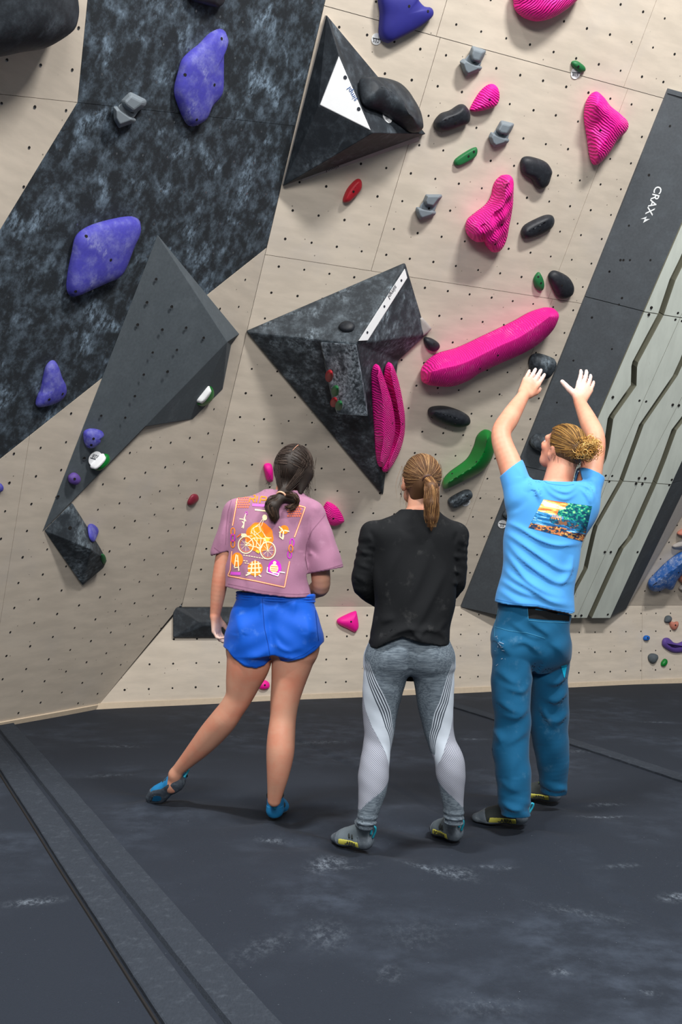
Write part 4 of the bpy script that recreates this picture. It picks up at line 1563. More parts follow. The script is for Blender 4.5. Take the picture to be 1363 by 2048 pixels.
def hand_prims(wrist, d, pn, thumb, curl=(.35, .5, .4), size=1.0, tcurl=.3, spread=.10, tout=.75, fcurl=None):
    """d: direction wrist->knuckles, pn: palm normal (palm side), thumb=+1/-1 side along cross(d,pn)"""
    d = unit(d)
    pn = unit(pn - d * (np.asarray(pn) @ d))
    s = np.cross(d, pn) * thumb
    w = np.asarray(wrist, float)
    k = size
    out = []
    kn = []
    for i, (off, ln) in enumerate(((.030, .088), (.010, .092), (-.010, .086), (-.028, .077))):
        q = w + k * (d * ln + s * off)
        kn.append(q)
        out.append((cone(w + k * (d * .012 + s * off * .55), q, k * .014, k * .0105), .014))
    out.append((cone(w + k * (d * .03 + s * .002), w + k * (d * .07), k * .018, k * .016, pn, .75), .012))
    L = ((.040, .025, .021), (.045, .029, .022), (.041, .027, .022), (.032, .020, .019))
    for i in range(4):
        p = kn[i]
        a = 0
        fan = spread * (1.2 - i * .8)
        base_d = unit(d + s * fan)
        r = k * (.0095, .0098, .0092, .0082)[i]
        cu = curl if fcurl is None else fcurl[i]
        for j in range(3):
            a += cu[j]
            dr = base_d * math.cos(a) + pn * math.sin(a)
            q = p + k * dr * L[i][j]
            out.append((cone(p, q, r, r * .9), .004))
            p = q
            r *= .9
    p = w + k * (d * .022 + s * .022 + pn * .004)
    a = 0
    dirs = unit(d * (1 - tout * .55) + s * tout + pn * .25)
    r = k * .0142
    for j, l in enumerate((.040, .029, .024)):
        dr = unit(dirs + (d * .5 + pn * .5 - s * .35) * (tcurl * j))
        q = p + k * dr * l
        out.append((cone(p, q, r, r * .88), .012 if j == 0 else .004))
        p = q
        r *= .86
    return out


def ridge_field(F, segs, ycut=None):
    """cloth folds: raised (or sunk) creases along px polylines on the side facing the viewer"""
    for pts, wid, amp, Yd in segs:
        P = np.array([Q(x, y, Yd) for x, y in pts])
        P = crom(P, max(6, 5 * len(pts)))
        lo = P.min(0) - (wid * 6, .35, wid * 6)
        hi = P.max(0) + (wid * 6, .15, wid * 6)
        sl, G = F.sub(lo, hi)
        if sl is None:
            continue
        X, Y, Z = G
        x = X[:, 0, :]
        z = Z[:, 0, :]
        best = np.full(x.shape, 9.0)
        tt = np.zeros(x.shape)
        sgn_ = np.ones(x.shape)
        n = len(P) - 1
        for i in range(n):
            a, b = P[i, [0, 2]], P[i + 1, [0, 2]]
            dd = b - a
            t = np.clip(((x - a[0]) * dd[0] + (z - a[1]) * dd[1]) / (dd @ dd + 1e-9), 0, 1)
            ds = np.hypot(x - a[0] - t * dd[0], z - a[1] - t * dd[1])
            m = ds < best
            sgn_[m] = np.sign((x - a[0]) * dd[1] - (z - a[1]) * dd[0])[m] * (-1 if dd[0] < 0 else 1)
            best[m] = ds[m]
            tt[m] = (i + t[m]) / n
        f = amp * np.where(best * sgn_ > 0, np.exp(-(best / (wid * 1.35)) ** 2), np.exp(-(best / (wid * 2.6)) ** 2)) * 1.2 * np.sin(np.pi * np.clip(tt * .92 + .04, 0, 1))
        F.F[sl] -= (f[:, None, :] * np.clip((P[:, 1].max() + .14 - Y) / .09, 0, 1)).astype(np.float32)


def inside_removal(F, c, d, R):
    """remove what lies beyond the cut plane through c along d, within radius R"""
    c = np.asarray(c)
    d = unit(d)
    sl, (X, Y, Z) = F.sub(c - R, c + R)
    x, y, z = X - c[0], Y - c[1], Z - c[2]
    pl_ = x * d[0] + y * d[1] + z * d[2]
    rem = np.maximum(-pl_, np.sqrt(x * x + y * y + z * z) - R)
    F.F[sl] = np.maximum(F.F[sl], -rem)


def cloth(name, bounds, h, prims, mat, parent, thick=.0028, cuts=(), zcut=None, folds=(), wav=None, attrs=None, inflate=0.0, hem=None):
    F = Field(*bounds, h)
    for p, k in prims:
        F.add(p, k, inflate)
    ridge_field(F, folds)
    if wav is not None:
        X, Y, Z = F.grid()
        F.F -= wav(X, Y, Z).astype(np.float32)
    F0 = F.F.copy()
    F.F = np.abs(F.F + thick) - thick
    Fs = F.F.copy()
    if zcut is not None:
        X, Y, Z = F.grid()
        F.F = np.maximum(F.F, zcut(X, Y, Z).astype(np.float32))
    for c in cuts:
        inside_removal(F, *c)
    V, Fc = F.mesh(3)
    gi = tuple(np.clip(np.rint((V - F.lo) / F.h).astype(int), 0, np.array(F.F.shape) - 1).T)
    inner = (F0[gi] < -1.5 * thick) & (np.abs(F.F[gi] - Fs[gi]) < 1e-6)
    # inner skin is kept only near the hems
    from_cut = ~inner
    for _ in range(6):
        g = from_cut[Fc].any(1) & inner[Fc].any(1)
        nf = from_cut.copy()
        nf[Fc[g].ravel()] = True
        from_cut = nf
    keep = from_cut[Fc].all(1)
    Fc = Fc[keep]
    used = np.zeros(len(V), bool)
    used[Fc.ravel()] = True
    re_ = np.cumsum(used) - 1
    V = V[used]
    Fc = re_[Fc]
    at = attrs(V) if attrs else None
    o = mk(name, V, Fc, mat, parent, smooth=True, attrs=at)
    return o, V, Fc


def body_mesh(bounds, h, add, sub=(), extra=None):
    F = Field(*bounds, h)
    for q in add:
        F.add(q[0], q[1], q[2] if len(q) > 2 else 0.0)
    for p in sub:
        F.subtract(p)
    return F.mesh()


def strands(name, lines, r, mat, parent, colors, sides=3, taper=.4):
    V, Fc, C = [], [], []
    o = 0
    for ln, c in zip(lines, colors):
        v, f = tube(ln, r, sides, r1=r * taper)
        V.append(v)
        f = [q for q in f if len(q) == 4 or sides == 4]
        Fc.append(np.array([q for q in f if len(q) == 4]) + o)
        C.append(np.repeat(np.array(c)[None], len(v), 0))
        o += len(v)
    return tag(mk(name, np.concatenate(V), np.concatenate(Fc), mat, parent, smooth=True, attrs={'tone': np.concatenate(C)}), kind='stuff')


def slerp(a, b, t):
    w = math.acos(max(-1, min(1, float(a @ b))))
    if w < 1e-4:
        return np.repeat(a[None], len(t), 0)
    return (np.sin((1 - t) * w)[:, None] * a + np.sin(t * w)[:, None] * b) / math.sin(w)


def scalp_lines(c, R, rad, tie, n, seed, face_f=.35, low=-.62, lift=.0, m=14, part=None, gather=None):
    """hair combed over the skull to a tie point; tie in head axes (r,f,u)"""
    rs = np.random.default_rng(seed)
    e = unit(tie)
    out = []
    while len(out) < n:
        s = unit(rs.normal(size=3))
        if s[1] > face_f and s[2] < .55 - .2 * (1 - abs(s[0])):
            continue
        if s[2] < low or s @ e > .97:
            continue
        if s[1] > .1 and s[2] < -.1:
            continue
        t = np.linspace(0, 1, m)
        if part is not None and s[2] > .35:
            mid = unit(s + np.array([np.sign(s[0] - part) * .7, 0, -.1]))
            q = np.concatenate([slerp(s, mid, np.linspace(0, 1, 6))[:-1], slerp(mid, e, np.linspace(0, 1, m - 5))])
        else:
            q = slerp(s, e, t)
        q /= np.linalg.norm(q, axis=1)[:, None]
        jit = rs.normal(0, .006)
        pts = np.asarray(c) + ((q * rad * (1 + lift + jit)) @ R)
        w_ = np.clip((np.linspace(0, 1, len(pts)) - .5) / .5, 0, 1)[:, None]
        w_ = w_ * w_ * (3 - 2 * w_)
        if gather is not None:
            pts = pts * (1 - w_) + (np.asarray(gather) + rs.normal(0, .006, 3)) * w_
        out.append(pts)
    return out


# ---- materials of the people
def m_skin(name, rgb):
    t = NT(name)
    c = lin(rgb)
    red = (c[0] * 1.02, c[1] * .78, c[2] * .74)
    col = t.mix(t.ramp(t.noise(9, 4, .6), .35, .75), c, red)
    a = t.attr('chalkskin').outputs['Fac']
    col = t.mix(t.math('MULTIPLY', a, t.ramp(t.noise(60, 4), .2, .6, .35, .9)), col, lin((226, 216, 214)))
    m = t.out(col, .5, t.noise(160, 3), .12, .001, .35)
    t.b.inputs['Subsurface Weight'].default_value = .12
    t.b.inputs['Subsurface Radius'].default_value = (.012, .005, .003)
    return m


def m_fabric(name, rgb, rough=.85, var=.10, weave=900, blot=0.0, blotc=(255, 255, 255), sheen=.1):
    t = NT(name)
    c = lin(rgb)
    col = t.mix(t.noise(weave * .4, 3), tuple(x * (1 - var) for x in c), tuple(min(1, x * (1 + var)) for x in c))
    if blot:
        col = t.mix(t.math('MULTIPLY', t.ramp(t.noise(16, 6, .65), .56, .8), blot), col, lin(blotc))
    m = t.out(col, rough, t.noise(weave, 2), .25, .0008, .2)
    t.b.inputs['Sheen Weight'].default_value = sheen
    return m


def m_hair(name, rough=.55):
    t = NT(name)
    a = t.attr('tone').outputs['Color']
    col = t.mix(t.noise(140, 3, stretch=(1, 1, .3)), a, (0, 0, 0), 'MIX')
    col = t.mix(.25, a, col)
    return t.out(col, rough, t.noise(300, 2), .1, .001, .3)


def m_attr(name, rough=.8):
    t = NT(name)
    a = t.attr('tone').outputs['Color']
    return t.out(a, rough, t.noise(700, 2), .2, .0006, .2)


MT['skin_tan'] = m_skin('tanned_skin', (206, 153, 128))
MT['skin_fair'] = m_skin('fair_skin', (212, 158, 132))
MT['hair'] = m_hair('hair_strands')
MT['mauve'] = m_fabric('mauve_cotton', (158, 112, 138), blot=.25, blotc=(208, 166, 192))
MT['royal'] = m_fabric('royal_blue_nylon', (6, 84, 194), rough=.6, var=.05, blot=.22, blotc=(130, 180, 236))
MT['black_knit'] = m_fabric('black_cotton', (20, 22, 25), var=.2, blot=.03, sheen=0)
MT['bluetee'] = m_fabric('light_blue_cotton', (78, 158, 228), var=.04, blot=.12, blotc=(130, 194, 246))
MT['petrol'] = m_fabric('petrol_blue_canvas', (10, 82, 120), rough=.8, var=.14, blot=.22, blotc=(120, 160, 186))
MT['blackband'] = m_fabric('black_waistband', (12, 13, 15), var=.2)
MT['printed'] = m_attr('printed_ink')
MT['elastic'] = plain('elastic_hair_tie', (70, 46, 40), .6)
MT['elastic_p'] = plain('pastel_hair_tie', (226, 170, 140), .6)
MT['eye'] = plain('eye_white', (232, 230, 226), .25, .02)
MT['rubber'] = chalky('grey_shoe_rubber', (88, 98, 108), .6, .7, 20, (176, 186, 192), grit=False, lo=.5)
MT['rubber_dk'] = chalky('dark_shoe_rubber', (58, 66, 76), .55, .7, 18, (150, 164, 176), grit=False, lo=.5)
MT['shoe_blue'] = plain('blue_shoe_suede', (26, 122, 178), .7)
MT['shoe_cyan'] = plain('cyan_webbing', (48, 178, 208), .6)
MT['shoe_yellow'] = plain('yellow_green_shoe_panel', (198, 192, 84), .65)
MT['shoe_black'] = plain('black_shoe_upper', (44, 50, 50), .7)
MT['shoe_grey'] = plain('grey_shoe_upper', (104, 116, 124), .75)
MT['lime'] = plain('lime_laces', (176, 216, 40), .6)
MT['teal'] = plain('teal_pull_loop', (30, 150, 172), .6)


def climbing_shoe(parent, heel, toe_dir, upv, length, upper, sole, band, loop, lace=None, strap=None, side=1, brand=False, cap=None, loops=1, heelm=None):
    """asymmetric climbing shoe built in its own frame: x to the toe, z up"""
    X = unit(toe_dir)
    Yv = unit(np.cross(upv, X))
    Zv = np.cross(X, Yv)
    M = np.array([X, Yv, Zv])
    k = 1.0
    kx = length / .245
    K3 = np.array([kx, 1, 1])
    pr = [(cone((.032, 0, .040), (.06, 0, .040), .034, .036), .02),
          (cone((.06, 0, .034), (.165, side * .006, .028), .033, .041, (0, 0, 1), .72), .02),
          (cone((.165, side * .006, .028), (.215, side * .012, .02), .038, .026, (0, 0, 1), .75), .02),
          (cone((.034, 0, .075), (.052, 0, .082), .031, .034), .02),
          (cone((.06, 0, .078), (.15, side * .004, .045), .035, .033, (0, 0, 1), .9), .02)]
    bounds = ((-.03, -.075, -.02), (.28, .075, .13))
    h = .0035

    def piece(name, infl, cut, mat):
        F = Field(*bounds, h)
        for p, kk in pr:
            F.add(p, kk, infl)
        Xg, Yg, Zg = F.grid()
        F.F = np.maximum(F.F, -Zg)
        if cut is not None:
            F.F = np.maximum(F.F, cut(Xg, Yg, Zg).astype(np.float32))
        V, Fc = F.mesh()
        return mk(name, np.asarray(heel) + (V * K3) @ M, Fc, mat, sh, smooth=True)
    global sh
    org = ORG[parent.name]
    # the shoe body carries the other pieces as its children
    F = Field(*bounds, h)
    for p, kk in pr:
        F.add(p, kk)
    Xg, Yg, Zg = F.grid()
    F.F = np.maximum(F.F, -Zg)
    F.F = np.maximum(F.F, .034 - np.sqrt((Xg - .05) ** 2 + Yg ** 2 + (Zg - .135) ** 2))
    V, Fc = F.mesh()
    sh = mk('shoe', np.asarray(heel) + (V * K3) @ M, Fc, upper, parent, smooth=True)
    piece('sole', .0026, lambda x, y, z: np.maximum(z - .012 - .02 * np.clip((x - .17) / .06, 0, 1), -z - .004), sole)
    piece('heel_rand', .0022, lambda x, y, z: np.maximum(x - .045 - .25 * np.abs(z - .03), z - .062), heelm or sole)
    piece('toe_rand', .0022, lambda x, y, z: np.maximum(.172 - x + .3 * (z - .02), -z), cap or sole)
    if band:
        piece('side_panel', .0018, lambda x, y, z: np.maximum(np.maximum(.045 - x + .2 * (z - .03), x - .16 - .3 * (.03 - z)), np.maximum(z - .036, .011 - z)), band)

    def W(L):
        return np.asarray(heel) + (np.array(L) * K3) @ M
    for i in range(loops):
        yy = (i - (loops - 1) / 2) * .02
        lp = crom([(-.004, yy - .006, .055), (-.02, yy - .006, .085), (-.024, yy, .104), (-.012, yy + .003, .100), (-.003, yy + .006, .07)], 18)
        V, Fc = tube(W(lp), .0052 * k, 6)
        mk('pull_loop', V, Fc, loop, sh, smooth=True)
    # ankle cuff band
    an = np.linspace(0, 2 * math.pi, 28, endpoint=False)
    V, Fc = tube(W([(.049 + .037 * math.cos(a), .036 * math.sin(a), .106 + .012 * math.cos(a)) for a in an]), .005 * k, 6, True)
    mk('cuff', V, Fc, 'shoe_black', sh, smooth=True)
    if strap:
        for x0 in (.085, .105):
            V, Fc = tube(W(crom([(x0 - .004, -.037, .044), (x0, -.034, .058), (x0 + .005, -.012, .083 - (x0 - .085) * .6), (x0 + .005, .012, .083 - (x0 - .085) * .6), (x0, .034, .058), (x0 - .004, .037, .044)], 24)), .0062 * k, 6)
            mk('strap', V, Fc, strap, sh, smooth=True)
    if lace:
        for j in range(5):
            x0 = .085 + .017 * j
            zt = .088 - (x0 - .07) * .42
            V, Fc = tube(W(crom([(x0 - .006, -.022, zt - .012), (x0, -.01, zt), (x0 + .006, .01, zt), (x0 + .012, .022, zt - .012)], 10)), .003 * k, 5)
            mk('lace', V, Fc, lace, sh, smooth=True)
        for sg in (-1, 1):
            V, Fc = tube(W(crom([(.085, 0, .092), (.08, sg * .02, .108), (.095, sg * .034, .096), (.1, sg * .02, .088), (.088, 0, .09)], 16)), .0026 * k, 5)
            mk('lace', V, Fc, lace, sh, smooth=True)
    if brand:
        for sg in (-1, 1):
            c = W([(.1, sg * .0415, .0235)])[0]
            text_at('SCARPA', .021 * k, c, X * -sg, Zv, 'ink', sh, 'shoe_lettering', bold=.0006, lift=.0) if False else None
            V, Fc = text_mesh('SCARPA', .021 * k, .0006)
            xd = X * (1 if sg < 0 else -1)
            pos = np.asarray(c) + V[:, :1] * xd + V[:, 1:2] * Zv + Yv * (.002 * sg)
            mk('shoe_lettering', pos, Fc, 'ink', sh)
    return sh

# ================================================================ PERSON in black top and grey leggings (middle)
def sec(px, py, Y, hw, dep):
    c = Q(px, py, Y)
    return (c[0], c[1], c[2], hw * Y / FPX, dep)


def chalk_attr(V, pts, R=.11):
    a = np.zeros(len(V))
    for p in pts:
        a = np.maximum(a, np.clip(1.25 - np.linalg.norm(V - np.asarray(p), axis=1) / R, 0, 1))
    return a


def hemline(pts, Y):
    P = np.array([Q(x, y, Y) for x, y in pts])
    o = np.argsort(P[:, 0])
    return P[o, 0], P[o, 2]


def eyes_of(parent, eyes, f, k=1.0):
    for e in eyes:
        bm = bmesh.new()
        bmesh.ops.create_uvsphere(bm, u_segments=12, v_segments=8, radius=.0125 * k)
        V = np.array([tuple(v.co) for v in bm.verts]) + e
        Fc = [[v.index for v in q.verts] for q in bm.faces]
        bm.free()
        mk('eye', V, Fc, 'eye', parent, smooth=True)


def hair_tones(n, base, var, hi=None, seed=0, p_hi=.25):
    rs = np.random.default_rng(seed)
    out = []
    for _ in range(n):
        c = np.array(lin(base)) * math.exp(rs.normal(0, var))
        if hi and rs.random() < p_hi:
            c = np.array(lin(hi)) * math.exp(rs.normal(0, .25))
        out.append(c)
    return out


def tail_strands(path, radius, n, seed, m=16, wob=.004, end_spread=1.0):
    """strands of a gathered tail following a path, radius along the path"""
    rs = np.random.default_rng(seed)
    P = crom(np.array(path), m)
    rr = np.interp(np.linspace(0, 1, m), np.linspace(0, 1, len(radius)), radius)
    T = np.gradient(P, axis=0)
    T /= np.linalg.norm(T, axis=1)[:, None]
    A = np.cross(T, (0.2, 1, .1))
    A /= np.linalg.norm(A, axis=1)[:, None]
    B = np.cross(T, A)
    out = []
    for _ in range(n):
        a = rs.random() * 6.283
        q = math.sqrt(rs.random()) * 1.02
        l = rs.uniform(.8, 1.0)
        tw = rs.normal(0, .5)
        an = a + tw * np.linspace(0, 1, m)
        L = P + (rr * q)[:, None] * (np.cos(an)[:, None] * A + np.sin(an)[:, None] * B) + wob * np.sin(np.linspace(0, 9, m) + a * 3)[:, None] * A
        k = max(4, int(m * l))
        out.append(L[:k])
    return out


def hair_cap(name, parent, c, R, rad, cutn, extra, tone, h=.0045, k=.014):
    """closed hair mass over the skull; cutn clears the face"""
    m = max(rad) + .03
    lo = np.asarray(c) - m
    hi = np.asarray(c) + m
    for p, _ in extra:
        lo = np.minimum(lo, p[0] - .01)
        hi = np.maximum(hi, p[1] + .01)
    F = Field(lo, hi, h)
    F.add(ell(c, rad, R), .001)
    X, Y, Z = F.grid()
    x, y, z = X - c[0], Y - c[1], Z - c[2]
    f = x * R[1, 0] + y * R[1, 1] + z * R[1, 2]
    u = x * R[2, 0] + y * R[2, 1] + z * R[2, 2]
    F.F = np.maximum(F.F, cutn(f, u).astype(np.float32))
    for p, kk in extra:
        F.add(p, kk)
    V, Fc = F.mesh()
    rs = np.random.default_rng(3)
    col = np.repeat(np.array(lin(tone))[None], len(V), 0)
    return mk(name, V, Fc, 'hair', parent, smooth=True, attrs={'tone': col})


# ---------------------------------------------------------------- build
YB = 4.15
pB = thing('person', (*Q(820, 1690, YB)[:2], 0), 'person in black long-sleeved top and grey patterned leggings with a ponytail, standing', 'person')
hcB = Q(842, 957, YB + .02)
fB = unit((-.16, .95, .26))
addh, ears, subs, eyB, PB_, RB = head_prims(hcB, fB, (.05, -.25, 1), .98)
bodyB = [(p, .012) for p in addh] + [(p, .008) for p in ears]
neck = Q(838, 1022, YB)
bodyB.append((cone(hcB - np.array([0, .01, .05]), neck, .05, .052), .02))
torsoB = [sec(838, 1018, YB, 27, .05), sec(836, 1034, YB, 52, .06), sec(832, 1050, YB, 80, .075), sec(829, 1075, YB, 88, .095), sec(829, 1120, YB + .01, 78, .105),
          sec(828, 1180, YB + .01, 70, .10), sec(824, 1230, YB, 68, .098), sec(820, 1272, YB - .005, 75, .105), sec(818, 1305, YB - .01, 82, .11), sec(818, 1328, YB, 80, .10)]
bodyB.append((loft(torsoB), .02, -.006))
shL, elL, wrL = Q(746, 1066, YB), Q(723, 1168, YB + .02), Q(768, 1206, YB + .20)
shR, elR, wrR = Q(911, 1068, YB), Q(912, 1164, YB + .03), Q(880, 1204, YB + .20)
arm2 = lambda s_, e_, w_, r: limbw([(s_, r[0]), (s_ * .5 + e_ * .5, r[1]), (e_ * .93 + s_ * .04 + w_ * .03, r[2]), (e_ * .6 + w_ * .4, r[3]), (w_, r[4])], .02)
armB = arm2(shL, elL, wrL, (.044, .042, .038, .036, .026)) + arm2(shR, elR, wrR, (.044, .042, .038, .036, .026))
bodyB += shrink(armB, .002)
hB = hand_prims(wrL, (.8, .35, .05), (-.2, -.9, .2), 1, curl=(.4, .5, .4), size=.9) + hand_prims(wrR, (-.85, .3, .1), (.2, -.9, .2), -1, curl=(.4, .5, .4), size=.9)
bodyB += hB


legBL = limb([(776, 1318, YB - .01, 45), (767, 1367, YB - .01, 40), (760, 1417, YB, 34), (758, 1462, YB - .005, 28.5), (754, 1490, YB - .01, 26.5), (749, 1525, YB - .03, 27.5),
              (746, 1555, YB - .04, 29), (744, 1582, YB - .05, 26), (737, 1617, YB - .06, 20), (732, 1642, YB - .065, 15.5)])
legBR = limb([(862, 1318, YB, 44), (868, 1367, YB + .005, 38), (870, 1405, YB + .01, 34.5), (876, 1455, YB + .015, 28.5), (884, 1488, YB + .01, 26), (897, 1518, YB, 27.5),
              (901, 1548, YB, 27.5), (904, 1592, YB + .01, 21), (907, 1625, YB + .02, 17.5), (907, 1640, YB + .03, 15.5)])
anBL, anBR = ankle(*FEET['black_left'])[0], ankle(*FEET['black_right'])[0]
legBL += limbw([(Q(732, 1642, YB - .065), 15.5 * YB / FPX), ((Q(732, 1642, YB - .065) + anBL) / 2, .029), (anBL, .030)], .002)
legBR += limbw([(Q(907, 1640, YB + .03), 15.5 * YB / FPX), ((Q(907, 1640, YB + .03) + anBR) / 2, .029), (anBR, .030)], .002)
gluB = [(ell(Q(786, 1316, YB - .045), (.088, .075, .085)), .03), (ell(Q(850, 1314, YB - .045), (.086, .075, .085)), .03)]
bodyB += shrink(legBL + legBR + gluB, .007) + foot(*FEET['black_left'], .95, .12) + foot(*FEET['black_right'], .95, .12)
bb = ((-.45, YB - .35, -.08), (.85, YB + .60, 1.75))
lo = np.array([Q(690, 1700, YB)[0] - .12, YB - .30, -.05])
hi = np.array([Q(940, 1000, YB)[0] + .08, YB + .42, 1.72])
V, Fc = body_mesh((lo, hi), .0045, bodyB, subs)
tip = wrL + np.array([.12, .05, 0])
bd = mk('body', V, Fc, 'skin_fair', pB, smooth=True, attrs={'chalkskin': chalk_attr(V, [tip])})
eyes_of(pB, eyB, fB)
# leggings with knitted pattern written as flat colour
GREY, PALE, MESH_, DARK = [np.array(lin(c)) for c in ((116, 128, 138), (190, 200, 212), (122, 127, 142), (60, 68, 78))]


def leg_attr(V):
    C = np.repeat(GREY[None], len(V), 0)
    kind = np.zeros(len(V))
    knu = np.zeros(len(V))
    qq = np.full(len(V), -9.0)
    zn = np.zeros(len(V))
    zl_ = np.zeros(len(V))
    x, y, z = V.T
    zz = lambda py: Q(800, py, YB)[2]
    for sgn, axis in ((-1, legBL_axis), (1, legBR_axis)):
        cx = np.interp(-z, -axis[:, 2], axis[:, 0])
        cy = np.interp(-z, -axis[:, 2], axis[:, 1])
        rr = np.interp(-z, -axis[:, 2], axis[:, 3])
        side = (np.abs(x - cx) <= np.abs(x - np.interp(-z, -other(sgn)[:, 2], other(sgn)[:, 0]))) | (z < zz(1360)) & ((x - .5 * (cx + np.interp(-z, -other(sgn)[:, 2], other(sgn)[:, 0]))) * sgn > 0)
        # s: -1 at the outer side of the leg, +1 at the inner side (back), wrapping with angle
        ang = np.arctan2((x - cx) * sgn, -(y - cy))  # 0 back, + outer
        bc = np.interp(-z, [-zz(1290), -zz(1345), -zz(1400), -zz(1450), -zz(1500), -zz(1530)], [1.55, 1.35, .75, .1, -.95, -1.5] if sgn < 0 else [1.6, 1.45, 1.1, .5, -.55, -1.4])
        wd = np.interp(-z, [-zz(1290), -zz(1345), -zz(1420), -zz(1470), -zz(1520)], [.18, .34, .46, .42, .25])
        d = ang - bc
        below = d > wd
        knu[side] = (ang * .058)[side]
        m = side & below & (z < zz(1325)) & (z > zz(1612)) | side & (z < zz(1505)) & (z > zz(1612))
        # the mesh panel ends in a slanted edge above the ankle
        m &= ~(side & (z < zz(1560) - .05 * (1.2 + d * 0 + ang)))
        C[m] = MESH_
        kind[m] = 1
        qq[side] = (d / wd)[side]
        zn[side] = np.clip((z - zz(1532)) / .03, 0, 1)[side]
        zl_[side] = (np.clip((z - zz(1505)) / .03, 0, 1) * np.clip((zz(1318) - z) / .02, 0, 1))[side]
    return {'tone': C, 'knit': kind, 'knu': knu, 'knv': z, 'bandq': qq, 'bandz': zn, 'linez': zl_}


def axis_of(L):
    return np.array([[*Q(*a[:3]), a[3] * a[2] / FPX] for a in L])


legBL_axis = axis_of([(776, 1270, YB, 45), (776, 1318, YB, 45), (767, 1367, YB, 40), (760, 1417, YB, 34), (758, 1462, YB - .005, 28.5), (754, 1490, YB - .01, 26.5), (749, 1525, YB - .03, 27.5), (746, 1555, YB - .04, 29), (737, 1617, YB - .06, 20), (730, 1680, YB - .06, 14)])
legBR_axis = axis_of([(862, 1270, YB, 45), (862, 1318, YB, 44), (868, 1367, YB, 38), (870, 1405, YB + .01, 34.5), (876, 1455, YB + .015, 28.5), (884, 1488, YB + .01, 26), (897, 1518, YB, 27.5), (901, 1548, YB, 27.5), (904, 1592, YB + .01, 21), (906, 1668, YB + .04, 13)])
other = lambda s: legBR_axis if s < 0 else legBL_axis
t = NT('knitted_leggings')
ca = t.attr('tone').outputs['Color']
kf = t.attr('knit').outputs['Fac']
heath = t.noise(150, 4, .7, stretch=(.12, 1, 1.5))
col = t.mix(t.math('MULTIPLY', t.ramp(heath, .38, .62), t.ramp(kf, .0, .4, .75, .06)), ca, lin((62, 72, 84)))
su_ = t.math('SINE', t.math('MULTIPLY', t.attr('knu').outputs['Fac'], 2 * math.pi / .0085), 0.0)
sv_ = t.math('SINE', t.math('MULTIPLY', t.attr('knv').outputs['Fac'], 2 * math.pi / .0075), 0.0)
dots = t.math('MULTIPLY', t.ramp(t.math('MULTIPLY', su_, sv_), -.1, .6), t.ramp(kf, .7, .9))
col = t.mix(t.math('MULTIPLY', dots, .65), col, lin((220, 222, 230)))
q_ = t.attr('bandq').outputs['Fac']
aq = t.math('ABSOLUTE', q_, 0.0)
pale = t.math('MULTIPLY', t.ramp(aq, .96, 1.04, 1, 0), t.attr('bandz').outputs['Fac'])
col = t.mix(pale, col, tuple(PALE))
lnm = t.math('MULTIPLY', t.math('MULTIPLY', t.ramp(q_, -2.35, -2.25), t.ramp(q_, -1.02, -.98, 1, 0)), t.attr('linez').outputs['Fac'])
stp = t.math('SINE', t.math('MULTIPLY', q_, 2 * math.pi * 3), 0.0)
col = t.mix(lnm, col, t.mix(t.ramp(stp, -.3, .3), tuple(DARK), tuple(PALE)))
MT['leggings'] = t.out(col, .85, heath, .25, .0012, .2)
zc = Q(735, 1656, YB)[2]
zc2 = Q(907, 1648, YB + .03)[2]


def cuffcut(X, Y, Z):
    w = np.where(X < Q(820, 1650, YB)[0], zc, zc2)
    return np.maximum(w - Z, Z - Q(820, 1262, YB)[2])


def cuffwav(X, Y, Z):
    lowL = np.clip((Q(740, 1612, YB)[2] - Z) / .05, 0, 1)
    return lowL * (.0035 + .004 * np.sin(Z * 260 + 14 * X)) + .0004 * np.sin(Z * 90 + X * 60)


waistB = loft(torsoB[6:])
lg, _, _ = cloth('leggings', (np.array([lo[0], lo[1], -.03]), np.array([hi[0], YB + .3, Q(820, 1255, YB)[2]])), .004, [(waistB, .03)] + legBL + legBR + gluB, 'leggings', pB,
                 thick=.0038, inflate=.003, zcut=cuffcut, wav=cuffwav, attrs=leg_attr,
                 folds=[([(800, 1352), (780, 1350), (752, 1338)], .006, -.004, YB - .1), ([(836, 1354), (862, 1356), (890, 1346)], .006, -.004, YB - .1), ([(819, 1285), (819, 1350)], .008, -.006, YB - .1)])
# black top
hx, hz = hemline([(700, 1296), (736, 1296), (752, 1297), (775, 1284), (803, 1273), (822, 1279), (842, 1285), (862, 1288), (880, 1292), (896, 1293), (940, 1290)], YB - .1)
topB = [sec(838, 1014, YB, 33, .058), sec(837, 1030, YB, 50, .07), sec(832, 1046, YB, 80, .085), sec(829, 1070, YB, 93, .107), sec(829, 1110, YB + .005, 86, .118),
        sec(829, 1160, YB, 82, .12), sec(829, 1210, YB - .005, 79, .12), sec(822, 1255, YB - .01, 77, .122), sec(817, 1285, YB - .02, 80, .128), sec(816, 1310, YB - .02, 82, .13)]
sleeves = arm2(shL, elL, wrL, (.052, .050, .047, .045, .036)) + arm2(shR, elR, wrR, (.05, .047, .044, .042, .034))


def cutB(X, Y, Z):
    hemz = np.interp(X[:, 0, 0], hx, hz)[:, None, None]
    neckz = Q(838, 1023, YB)[2] + .10 * (Y - YB) * -1 + .9 * (X - neck[0]) ** 2
    neckc = np.where(np.hypot(X - neck[0], (Y - YB) * .8) < .1, Z - neckz, -1)
    return np.maximum(hemz - Z, neckc)


